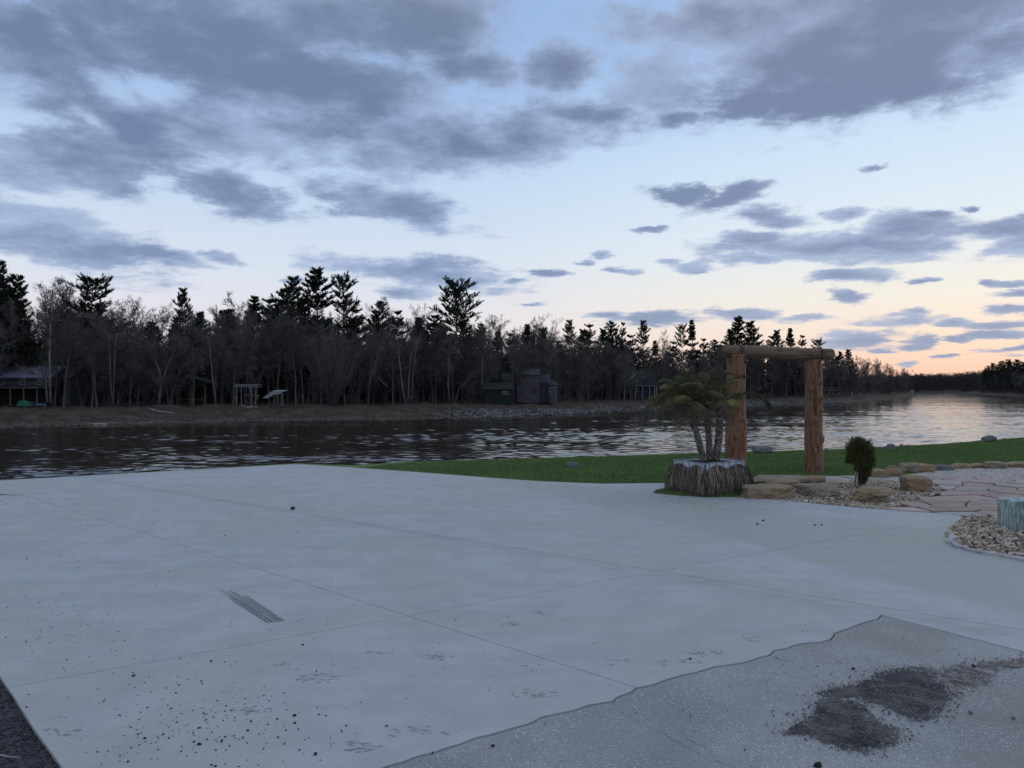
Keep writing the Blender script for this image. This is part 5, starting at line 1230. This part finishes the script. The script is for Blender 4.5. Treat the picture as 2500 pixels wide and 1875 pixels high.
# raised deck at the right of the arch
D = 252.0; H = thing('deck', 'raised timber deck on posts beside the river right of the arch', 'deck', (PX(2025, D), D, -1.4))
X = lambda px: PX(px, D)-PX(2025, D); Zf = lambda py: HZ(py, D)+1.4
m_ = MB(); m_.box((0, 0, Zf(953)), (X(2043)-X(2007), 3, 0.2)); m_.build('platform', M['oldwood'], H)
m_ = MB(); m_.box((0, -1.4, Zf(945.5)), (X(2043)-X(2007), 0.12, 0.22)); m_.build('handrail', M['h_grey'], H)
for px in (2008, 2019, 2031, 2042):
    for yy in (-1.3, 1.3): m_ = MB(); m_.box((X(px), yy, Zf(946)/2), (0.2, 0.2, Zf(946))); m_.build('post', M['oldwood'], H)
m_ = MB(); m_.box((0, -1.6, Zf(962)), (X(2036)-X(2010), 0.8, 0.25)); m_.build('step', M['h_grey'], H)

# driftwood on the bank
for i, (pts, r, lb) in enumerate([([(355,994),(372,1002),(390,1006),(425,1010)], 0.11, 'long bleached driftwood log bent in the middle on the left bank'),([(372,990),(400,991),(437,994)], 0.09, 'straight pale driftwood log lying just above the bent one'),
      ([(590,992),(602,998),(616,994),(628,996)], 0.14, 'white forked driftwood below the dock ramp'),([(225,1037),(262,1039)], 0.09, 'dark log at the waterline of the left bank'),([(500,990),(530,992)], 0.08, 'short driftwood stick below the dark shelter'),([(325,984),(338,994)], 0.08, 'short leaning driftwood stick left of the bent log')]):
    P_ = []
    for (px, py) in pts:
        best = min(((abs(948+(EYE-bank_z(px, t_))*F/(shore(px)+wig(px)+t_)-py), t_) for t_ in np.linspace(0, 24, 80)))[1]
        P_.append(Vector(bank_pt(px, best))+Vector((0, 0, r*0.8)))
    m_ = MB(); m_.tube([p-P_[0] for p in P_], [1.35*r*(1-0.5*j/len(P_)) for j in range(len(P_))], 7); me = m_.mesh('driftwood', M['drift'], True)
    thing('driftwood', lb, 'driftwood', tuple(P_[0]), 0, 'driftwood on the far bank', me)

# ================================================================== TREES
def bare_segs(seed, H=14.0, limbs=15, start=0.3, spread=0.36, up=0.55, forks=1, lean=0.0, twig=1.0):
    rr = random.Random(seed); TR = []; BR = []; TW = []
    def rv(s): return Vector((rr.gauss(0, s), rr.gauss(0, s), rr.gauss(0, s)))
    def branch(p, d, L, r, lev):
        n = 4 if lev < 2 else 3; q = p.copy(); dd = d.copy(); nodes = [(q.copy(), r)]
        for i in range(n):
            dd = (dd+rv(0.16)+Vector((0, 0, 0.13 if lev < 3 else 0.05))).normalized(); q2 = q+dd*L/n; r2 = max(r*(1-0.75*(i+1)/n), 0.008)
            if lev < 3: BR.append((q[:], q2[:], nodes[-1][1], r2))
            else: TW.append((q[:], q2[:], nodes[-1][1], r2))
            q = q2; nodes.append((q.copy(), r2))
        if lev >= 3:
            for _ in range(int(5*twig)):
                i = rr.randint(1, n-1); a = nodes[i][0]; e = a+(dd+rv(0.55)+Vector((0, 0, 0.2))).normalized()*L*rr.uniform(0.5, 0.9); TW.append((a[:], e[:], 0.013, 0.0))
            return
        m = {0: 1, 1: 6, 2: 6}[lev] if lev else 6
        for _ in range(m):
            f = rr.uniform(0.25, 1.0)*n; i = min(int(f), n-1); a = nodes[i][0].lerp(nodes[i+1][0], f-i)
            cd_ = (dd+rv(0.62)+Vector((0, 0, 0.18))).normalized(); branch(a, cd_, L*rr.uniform(0.38, 0.6), max(nodes[i][1]*0.55, 0.012), lev+1)
    for fk in range(forks):
        n = 9; q = Vector((0, 0, -0.3)); dd = Vector((lean, 0, 1)).normalized()
        if forks > 1: a = 2*PI*fk/forks+rr.random(); dd = (Vector((math.cos(a)*0.22, math.sin(a)*0.22, 1))).normalized()
        r0 = H*0.0115/(forks**0.4); nodes = [(q.copy(), r0*1.25)]
        for i in range(n):
            dd = (dd+rv(0.05)+Vector((0, 0, 0.05))).normalized(); q2 = q+dd*(H*0.92)/n; r2 = r0*(1-0.85*(i+1)/n)
            TR.append((q[:], q2[:], nodes[-1][1], r2)); q = q2; nodes.append((q.copy(), r2))
        for k_ in range(limbs//forks):
            s = start+(1-start)*(k_+rr.random())/(limbs//forks); f = min(s, 0.999)*n; i = int(f); a = nodes[i][0].lerp(nodes[i+1][0], f-i)
            an = rr.uniform(0, 2*PI); el_ = up+rr.uniform(-0.2, 0.25)+0.35*s
            branch(a, Vector((math.cos(an)*math.cos(el_), math.sin(an)*math.cos(el_), math.sin(el_))), H*spread*(1.05-0.62*s)*rr.uniform(0.75, 1.2), max(nodes[i][1]*0.5, 0.03), 1)
    return TR, BR, TW
def seg_mesh(name, segs, k, mt, rscale=1.0):
    A = [s[0] for s in segs]; B = [s[1] for s in segs]; ra = np.array([s[2] for s in segs])*rscale; rb = np.array([s[3] for s in segs])*rscale
    return mesh_np(name, *prisms(A, B, ra, rb, k), mt)
def bare_proto(seed, **kw):
    TR, BR, TW = bare_segs(seed, **kw); H = max(s[1][2] for s in TR+BR+TW)
    V1, F1 = prisms([s[0] for s in BR], [s[1] for s in BR], [s[2] for s in BR], [s[3] for s in BR], 3)
    tw1 = [s for s in TW if s[3] > 0]; tw2 = [s for s in TW if s[3] <= 0]
    p2 = prisms([s[0] for s in tw1], [s[1] for s in tw1], np.maximum([s[2] for s in tw1], 0.014), np.maximum([s[3] for s in tw1], 0.010), 3)
    p3 = spikes([s[0] for s in tw2], [s[1] for s in tw2], np.full(len(tw2), 0.015))
    V, Fs = join([(V1, F1), p2, p3])
    return dict(H=H, trunk=seg_mesh('trunk', TR, 6, M['bark']), crown=mesh_np('crown', V, Fs, M['twig']))
def pine_proto(seed, H=18.0, start=0.35, wmax=0.19, top=0.5, gap=1.0, dens=1.0, droop=0.0, open_=0.0):
    rr = random.Random(seed); TR = []; n = 12; q = Vector((0, 0, -0.3)); nodes = [q.copy()]; dd = Vector((0, 0, 1))
    for i in range(n):
        dd = (dd+Vector((rr.gauss(0, 0.02), rr.gauss(0, 0.02), 0.05))).normalized(); q2 = q+dd*H/n
        TR.append((q[:], q2[:], H*0.013*(1-0.9*i/n), H*0.013*(1-0.9*(i+1)/n))); q = q2; nodes.append(q.copy())
    A = []; B = []; W = []; z = start*H
    while z < H*0.985:
        s = max(0.0, (z/H-start)/(1-start))                # 0 bottom of crown .. 1 tip
        prof_ = ((min(1, (s+0.18)/0.4)**0.6)*(1-s)**top+0.08)*rr.uniform(0.8, 1.15)
        nb = rr.randint(6, 8)
        if rr.random() < open_: z += gap; continue
        for b in range(nb):
            an = 2*PI*(b+rr.random()*0.7)/nb; L = H*wmax*prof_*rr.uniform(0.4, 1.2); el_ = -droop+0.05+0.55*s**2+rr.uniform(-0.12, 0.15)
            f = z/H*n; i = min(int(f), n-1); p = nodes[i].lerp(nodes[i+1], f-i); d = Vector((math.cos(an)*math.cos(el_), math.sin(an)*math.cos(el_), math.sin(el_)))
            m = 4; pr_ = p.copy(); pn = [p.copy()]
            for j in range(m):
                d = (d+Vector((rr.gauss(0, 0.08), rr.gauss(0, 0.08), 0.10))).normalized(); p2 = pr_+d*L/m; TR.append((pr_[:], p2[:], 0.06*(1-j/m)+0.015, 0.06*(1-(j+1)/m)+0.015)); pr_ = p2; pn.append(p2.copy())
            sh = int((5+L*2.8)*dens)
            for _ in range(sh):
                f2 = (0.25+0.75*rr.random()**0.7)*m; j = min(int(f2), m-1); a = pn[j].lerp(pn[j+1], f2-j)
                sd_ = Vector((-math.sin(an), math.cos(an), 0))*rr.choice((-1, 1)); v = (d*rr.uniform(0.2, 1.0)+sd_*rr.uniform(0.2, 0.9)+Vector((0, 0, rr.uniform(0.0, 0.45)))).normalized(); l2 = L*rr.uniform(0.12, 0.30)+0.15
                for t_ in range(4):
                    c = a+v*l2*(t_+1)/4
                    for _n in range(5):
                        w_ = (v+Vector((rr.gauss(0, 0.5), rr.gauss(0, 0.5), rr.gauss(0.15, 0.4)))).normalized(); A.append(c[:]); B.append((c+w_*rr.uniform(0.25, 0.46))[:]); W.append(0.05)
        z += gap*0.75*rr.uniform(0.7, 1.3)
    return dict(H=H, trunk=seg_mesh('trunk', TR, 5, M['bark']), crown=mesh_np('crown', *spikes(A, B, np.array(W)), M['needle']))
BARE = [bare_proto(100, limbs=16), bare_proto(101, limbs=18, start=0.22, spread=0.32), bare_proto(102, limbs=14, start=0.42, spread=0.36, up=0.7), bare_proto(103, limbs=18, forks=2, start=0.25, spread=0.30),
        bare_proto(104, limbs=16, start=0.5, spread=0.3, up=0.8), bare_proto(105, limbs=20, forks=3, start=0.2, spread=0.3, up=0.75), bare_proto(106, limbs=15, start=0.30, spread=0.4, lean=0.14), bare_proto(107, H=10.0, limbs=20, forks=4, start=0.12, spread=0.34, up=0.7)]
PINE = [pine_proto(200), pine_proto(201, wmax=0.16, top=0.35, open_=0.25), pine_proto(202, start=0.25, wmax=0.2, top=0.8), pine_proto(203, start=0.45, wmax=0.22, top=0.4, gap=1.2, open_=0.2),
        pine_proto(204, start=0.12, wmax=0.175, top=0.95, gap=0.75, droop=0.12, open_=0.12), pine_proto(205, start=0.3, wmax=0.19, top=0.75, gap=0.95, open_=0.15), pine_proto(206, start=0.5, wmax=0.24, top=0.3, gap=1.1, open_=0.15)]
sects = [(-999, 150, 'by the blue roofed house'), (150, 420, 'left of the dark shelter'), (420, 640, 'by the boat lift'), (640, 900, 'by the dock ramp'),
         (900, 1170, 'left of the green outbuilding'), (1170, 1370, 'by the grey house'), (1370, 1640, 'by the gabled house'), (1640, 1780, 'behind the palms'), (1780, 2000, 'behind the log arch'), (2000, 2300, 'on the point beyond the arch'), (2300, 9999, 'on the distant right bank')]
def sect(px): return next(s[2] for s in sects if s[0] <= px < s[1])
def tree(px, t, ytop, proto, kind, label=None, tab=SH, far=False, sx=1.0, trunkmat=None):
    d = shore(px, tab)+wig(px)+t; zb = bank_z(px, t, far); h = HZ(ytop, d)-zb; s = h/proto['H']
    name = {'bare': 'bare_tree', 'pine': 'pine_tree', 'thicket': 'bare_shrub'}[kind]
    if proto in BARE: adj = ('leafless grey tree', 'low branched leafless tree', 'high crowned leafless tree', 'twin stemmed leafless tree', 'bare stemmed small crowned tree', 'three stemmed leafless tree', 'leaning leafless tree', 'bushy leafless tree')[BARE.index(proto)]
    else: adj = ('full crowned pine', 'open crowned pine', 'broad low branched pine', 'flat crowned pine', 'narrow dark spruce', 'slim dark conifer', 'spreading pine')[PINE.index(proto)]
    depth_ = ' in the front row ' if t < 33 else ' deeper in the wood '
    lab = label or ('low leafless thicket at the wood edge ' if kind == 'thicket' else adj+depth_)+sect(px)
    grp = None if label else {'bare': 'leafless trees ', 'pine': 'dark conifers ', 'thicket': 'leafless thickets '}[kind]+sect(px)
    o = thing(name, lab, 'shrub' if kind == 'thicket' else 'tree', (PX(px, d), d, zb), random.uniform(0, 2*PI), grp); o.scale = (s*sx, s*sx, s)
    tr = link('trunk', proto['trunk'], o); link('crown', proto['crown'], o)
    return o
random.seed(42)
prof_px = [(-400,690),(-60,640),(30,660),(80,735),(130,720),(170,725),(200,745),(260,720),(300,755),(400,745),(500,740),(600,745),(700,735),(850,750),(880,755),(960,760),(1060,770),(1150,785),(1250,790),(1330,800),(1400,800),(1500,815),(1600,845),(1700,850),(1780,830),(1850,830),(1950,840),(2010,855),(2060,862),(2100,868),(2150,878),(2200,893),(2240,905)]
def ptop(px): return float(np.interp(px, [q[0] for q in prof_px], [q[1] for q in prof_px]))
# skyline pines measured one by one
random.seed(12)
for (px, yt, t, pi, sx, lb) in [(2,640,34,0,0.95,'tallest dark pine cut by the left edge of the photo'),(232,668,38,3,1.05,'flat topped pine standing alone on the skyline at left'),(-45,660,30,2,1.2,None),(60,760,30,5,1.3,None),(445,706,46,1,0.7,'thin pine tip just above the leafless crowns at left'),
    (620,716,42,4,1.1,'pointed conifer left of the three tall pines'),(655,722,44,5,1.0,None),(690,706,40,0,0.9,None),(720,678,44,1,0.85,'slim pine, leftmost of the three tallest on the skyline'),(745,720,38,2,0.9,None),(780,658,42,1,1.1,'tallest middle pine of the three on the skyline'),(836,668,40,3,0.75,'narrow pine, rightmost of the three tallest on the skyline'),
    (870,745,40,5,1,None),(925,736,44,0,0.85,'pine with a rounded top right of the three tallest'),(975,752,42,5,1.0,None),(1020,770,42,4,1,None),(1107,702,40,6,1.0,'pine with antler like upswept top branches in mid wood'),(1065,770,38,0,1,None),(1140,775,42,2,1,None),
    (1215,805,44,4,1,None),(1250,808,44,5,1,None),(1288,787,44,4,1.1,None),(1328,795,44,2,1,None),(1390,783,46,1,0.9,None),(1412,800,44,2,1,None),(1435,786,46,5,1,None),(1462,798,50,2,1,None),(1492,785,46,0,0.9,'bushy pine top on the skyline between the grey house and the palms'),(1518,781,46,5,0.6,'thin pine tip on the skyline between the grey house and the palms'),(1540,812,46,5,1,None),(1571,784,46,1,0.8,'open feathery conifer left of the palms on the skyline'),
    (1600,828,50,4,1,None),(1640,830,50,5,1,None),(1663,790,48,3,0.7,None),(1690,776,48,4,0.8,'slender spruce spire left of the arch'),(1715,822,48,5,1,None),(1745,830,50,0,1,None),(1772,800,50,2,1.1,None),(1795,767,50,2,1.15,'broad dark pine rising directly above the left log post'),(1838,785,50,0,0.95,'dark pine above the middle of the log beam'),
    (1885,815,50,5,1,None),(1905,800,50,2,0.95,'dark pine above the right half of the beam'),(1930,797,52,4,1,None),(1955,814,50,5,1,None),(1994,826,52,3,0.8,'small pine just above the right end of the beam'),(2045,855,50,2,1,None),(2073,850,52,2,0.9,None)]:
    tree(px, t, yt, PINE[pi], 'pine', lb, sx=sx if lb else sx*random.uniform(0.85, 1.2))
# conifers inside the wood
for i in range(56):
    px = random.uniform(-150, 2050); t = random.uniform(30, 62); tree(px, t, ptop(px)+random.uniform(5, 60), PINE[random.choice((0, 1, 2, 4, 5))], 'pine', sx=random.uniform(0.85, 1.15))
# leafless trees, row by row; thinner in front of the buildings
def clearing(px): return any(a <= px <= b for a, b in ((-20, 150), (425, 505), (625, 700), (1530, 1606)))
nb = 0
for row, (t0_, t1_, n_, off) in enumerate([(20, 25, 72, 38), (26, 33, 74, 18), (34, 44, 66, 5), (46, 62, 56, 0)]):
    for i in range(n_):
        # even spacing in metres along the shore: far parts hold more trees per pixel
        u = (i+random.random())/n_; px = -170+2405*(u**0.86)
        if row < 2 and clearing(px) and random.random() < 0.4: continue
        t = random.uniform(t0_, t1_); yt = ptop(px)+off*(948-ptop(px))/220+random.uniform(-18, 34)*(948-ptop(px))/220
        tree(px, t, yt, BARE[random.randrange(7)], 'bare', sx=random.uniform(0.85, 1.25)); nb += 1
for (px, yt, t) in [(118,668,36),(148,690,36),(165,668,38),(190,674,38),(300,722,36),(350,716,38),(590,705,44),(905,722,44),(1010,735,44),(1175,763,44),(1200,762,44),(1290,770,50),(1325,762,50),(1345,772,50),(1640,800,60)]:
    tree(px, t, yt, BARE[random.choice((0, 2, 3, 6))], 'bare', 'tall leafless tree above the wood by '+{118:'the far left pine',148:'the flat topped pine, shorter one',165:'the flat topped pine, highest twigs',190:'the flat topped pine, left foot',300:'the flat topped pine on its right',350:'the thin pine tip',590:'the pointed conifer',905:'the rounded pine',1010:'the antler topped pine, left side',1175:'the antler topped pine, right side',1200:'the antler topped pine, farther right',1290:'the grey house, left of two',1325:'the grey house, highest',1345:'the grey house, right of two',1640:'the palms'}[px], sx=1.0); nb += 1
# low thickets at the foot of the wood
for i in range(105):
    u = (i+random.random())/105; px = -160+2390*(u**0.85); t = random.uniform(21, 34)
    if clearing(px) and random.random() < 0.7: continue
    tree(px, t, ptop(px)+(948-ptop(px))*random.uniform(0.38, 0.72), BARE[random.choice((5, 7))], 'thicket', sx=random.uniform(0.8, 1.3))
# trunks one can point at
def single(px, yt, t, segs, label, mt, name='bare_tree'):
    d = shore(px)+wig(px)+t; zb = bank_z(px, t); o = thing(name, label, 'tree', (PX(px, d), d, zb))
    m_ = MB()
    for pts, r0, r1 in segs:
        q = [Vector((PX(a, d)-PX(px, d), dy_, HZ(b, d)-zb)) for a, b, dy_ in pts]; n = len(q); m_.tube(q, [r0+(r1-r0)*j/(n-1) for j in range(n)], 7)
    m_.build('trunk', mt, o, True)
    rr = random.Random(int(px)); A = []; B = []; W = []
    for pts, r0, r1 in segs:
        a, b, dy_ = pts[-1]; p = Vector((PX(a, d)-PX(px, d), dy_, HZ(b, d)-zb)); a2, b2, dz2 = pts[-2]; p0 = Vector((PX(a2, d)-PX(px, d), dz2, HZ(b2, d)-zb)); dr = (p-p0).normalized()
        for _ in range(46):
            c = p0.lerp(p, rr.random()); v = (dr+Vector((rr.gauss(0, 0.5), rr.gauss(0, 0.5), rr.gauss(0.1, 0.3)))).normalized(); e = c+v*rr.uniform(0.8, 2.6); A.append(c[:]); B.append(e[:]); W.append(0.03)
            for _k in range(4): c2 = c.lerp(e, rr.uniform(0.3, 1)); v2 = (v+Vector((rr.gauss(0, 0.6), rr.gauss(0, 0.6), rr.gauss(0, 0.5)))).normalized(); A.append(c2[:]); B.append((c2+v2*rr.uniform(0.4, 1.0))[:]); W.append(0.015)
    link('crown', mesh_np('crown', *spikes(A, B, np.array(W)), M['twig']), o)
single(388, 860, 19.5, [([(388,988,0),(390,960,0),(394,933,0)],0.22,0.17),([(394,934,0),(388,905,0.2),(377,880,0.3),(370,862,0.4)],0.14,0.06),([(394,934,0),(405,912,-.2),(412,890,-.3),(422,872,-.4),(434,860,-.4)],0.13,0.05),([(392,945,0),(383,935,.3),(372,920,.3)],0.07,0.03)], 'pale tree forked into a Y with a bent right arm, near the waterside', M['palebark'])
single(124, 780, 19.5, [([(124,985,0),(122,940,0),(121,860,0),(123,790,0)],0.20,0.09)], 'straight pale trunk just right of the posted deck', M['palebark'])
single(115, 930, 19.6, [([(116,983,0),(113,950,0),(112,922,0)],0.17,0.12),([(113,930,0),(90,915,0),(60,902,0)],0.06,0.03)], 'short pale snag beside the straight pale trunk', M['palebark'])
single(525, 830, 20, [([(527,988,0),(520,930,0),(515,880,0),(511,830,0)],0.17,0.07)], 'thin pale leaning trunk left of the boat lift', M['palebark'])
single(276, 810, 20, [([(276,990,0),(270,930,0),(268,870,0),(266,810,0)],0.15,0.07),([(277,985,0),(279,900,0),(283,815,0)],0.12,0.05)], 'pair of thin pale trunks rising together left of the dark shelter', M['palebark'])
single(990, 830, 20, [([(990,988,0),(982,940,0),(975,880,0),(971,850,0)],0.15,0.07),([(996,988,0),(998,930,0),(1003,870,0),(1015,840,0)],0.14,0.05),([(1004,985,0),(1008,920,0),(1018,830,0)],0.11,0.05)], 'clump of three pale stems splaying upward in mid wood', M['palebark'])
single(1100, 850, 20, [([(1098,990,0),(1094,940,0),(1095,870,0)],0.2,0.1),([(1108,990,0),(1120,950,0),(1145,925,0),(1165,912,0)],0.12,0.05)], 'grey trunk with a second stem leaning right below the antler topped pine', M['bark'])
single(1178, 870, 20, [([(1176,988,0),(1177,950,0),(1178,870,0)],0.22,0.1),([(1178,960,0),(1190,930,0),(1202,895,0)],0.1,0.04)], 'stout grey trunk left of the low green outbuilding', M['bark'])
single(850, 900, 21, [([(897,985,0),(904,930,0),(925,860,0)],0.13,0.05)], 'slim trunk curving right beside the fan shaped shrub', M['bark'])
single(944, 955, 20, [([(946,945,0),(925,925,.4),(908,910,.6)],0.10,0.06)], 'pale broken pole leaning among the trunks right of the fan shaped shrub', M['palebark'])
# fan shaped many stemmed shrub
px0 = 812; t_ = 16.0; d = shore(px0)+wig(px0)+t_; zb = bank_z(px0, t_); o = thing('willow_shrub', 'large fan shaped leafless shrub of many thin stems on the bank', 'shrub', (PX(px0, d), d, zb))
rr = random.Random(9); TW = []; ST = []
for i in range(85):
    a = rr.uniform(0, 2*PI); sp = rr.uniform(0.02, 0.62); Ht = HZ(795, d)-zb; L = Ht*rr.uniform(0.6, 1.05)*(1-sp*0.35); q = Vector((math.cos(a)*0.5*sp, math.sin(a)*0.4, -0.1)); dd = Vector((math.cos(a)*sp, math.sin(a)*sp*0.7, 1)).normalized(); n = 7; r0 = rr.uniform(0.03, 0.06)
    for j in range(n):
        dd = (dd+Vector((rr.gauss(0, 0.05), rr.gauss(0, 0.05), 0.03))).normalized(); q2 = q+dd*L/n; ST.append((q[:], q2[:], r0*(1-0.8*j/n), r0*(1-0.8*(j+1)/n)))
        if j >= 2:
            for _ in range(5):
                v = (dd+Vector((rr.gauss(0, 0.3), rr.gauss(0, 0.3), 0.1))).normalized(); c = q.lerp(q2, rr.random()); e = c+v*rr.uniform(0.6, 1.7); TW.append((c[:], e[:]))
                for _k in range(2): c2 = c.lerp(e, rr.uniform(.3, 1)); v2 = (v+Vector((rr.gauss(0, 0.4), rr.gauss(0, 0.4), .1))).normalized(); TW.append((c2[:], (c2+v2*rr.uniform(.4, .9))[:]))
        q = q2
link('stems', seg_mesh('stems', ST, 4, M['bark']), o); link('twigs', mesh_np('twigs', *spikes([s[0] for s in TW], [s[1] for s in TW], np.full(len(TW), 0.018)), M['twig']), o)
# conifers and leafless trees on the distant right bank
for (px, yt, t, pi) in [(2412,893,30,0),(2425,884,32,2),(2437,887,30,5),(2448,881,28,0),(2460,878,30,1),(2470,880,32,2),(2480,878,28,0),(2492,880,30,5),(2502,884,26,0),(2520,872,28,2),(2545,865,28,0),(2580,860,28,5),(2452,893,18,5),(2478,893,16,2),(2496,892,16,5)]:
    tree(px, t, yt, PINE[pi], 'pine', tab=FS, far=True, sx=1.2)
for i in range(26):
    px = 2390+random.random()*170; tree(px, random.uniform(8, 24), random.uniform(900, 918), BARE[random.choice((0, 1, 3, 5))], 'bare', tab=FS, far=True, sx=1.3)

# far-off wood that reads as one mass
rng = np.random.default_rng(31)
def mass(name, pts, mt, label, spk=70, trunk=True):
    A = []; B = []; W = []
    for (x, y, z, h, w_) in pts:
        n = spk; s = rng.uniform(0.08, 1, n); a = rng.uniform(0, 2*PI, n); r = w_*np.sqrt(rng.random(n))*(1.0-0.75*s**1.6)
        p = np.column_stack([x+r*np.cos(a), y+r*np.sin(a), z+h*s*0.9]); L = h*rng.uniform(0.08, 0.2, n)
        q = p+np.column_stack([np.cos(a)*L*0.7, np.sin(a)*L*0.7, L*rng.uniform(0.1, 1.2, n)]); A.append(p); B.append(q); W.append(h*rng.uniform(0.006, 0.020, n))
        A.append(np.array([(x, y, z-0.5)])); B.append(np.array([(x, y, z+h)])); W.append(np.array([h*0.02]))
    return link(name, mesh_np(name, *spikes(np.concatenate(A), np.concatenate(B), np.concatenate(W)), mt), kind='stuff', label=label)
pts = []
for i in range(1500):
    px = rng.uniform(-250, 2225); t = rng.uniform(48, 105); d = shore(px)+wig(px)+t; zb = bank_z(px, t); tp = 948-(948-ptop(px))*rng.uniform(0.25, 0.62); pts.append((PX(px, d), d, zb, max(HZ(tp, d)-zb, 3), rng.uniform(2.0, 3.4)))
mass('background_wood', pts, M['farwood'], 'dark undergrowth and trees filling the wood behind the front rows', 60)
pts = []
for i in range(1500):
    px = rng.uniform(2205, 2620); t = rng.uniform(4, 300)**1.0; d = shore(px, FS)+wig(px)+t; zb = bank_z(px, t, True); h = rng.uniform(10, 16) if t > 20 else rng.uniform(5, 11); pts.append((PX(px, d), d, zb, h, rng.uniform(3, 5.0)))
for i in range(500):
    px = rng.uniform(2100, 2240); t = rng.uniform(4, 160); d = shore(px, FS)+t; zb = bank_z(px, t, True); pts.append((PX(px, d), d, zb, rng.uniform(11, 16), rng.uniform(3, 5.0)))
mass('distant_wood', pts, M['farwood'], 'distant dark wooded hill closing off the river bend', 45)
# trees that nothing but their place tells apart are told apart by their order along the wood
order = ['leftmost', 'second from left', 'third from left', 'fourth from left', 'fifth from left', 'sixth from left', 'seventh from left', 'eighth from left', 'ninth from left', 'tenth from left', 'eleventh from left', 'twelfth from left', 'thirteenth from left', 'fourteenth from left', 'fifteenth from left']
same = {}
for o in COL.objects:
    if o.get('group') and o.get('label') and o.name.startswith(('bare_', 'pine_')): same.setdefault(o['label'], []).append(o)
for lab, os_ in same.items():
    if 1 < len(os_) <= len(order):
        lab = lab.replace(' deeper in the wood', ' deeper in').replace(' in the front row', ' in front').replace('bare stemmed small crowned', 'small crowned').replace('left of the green outbuilding', 'left of the outbuilding') if len(lab.split()) > 13 else lab
        for k_, o in enumerate(sorted(os_, key=lambda q: q.location.x/q.location.y)): o['label'] = order[k_]+' '+lab
print('flagstones', nflag, 'objects', len(bpy.data.objects), 'tris', sum(sum(1 if p == 3 else 2 for p in [len(m.polygons) and m.polygons[0].loop_total])*len(m.polygons) for m in bpy.data.meshes))
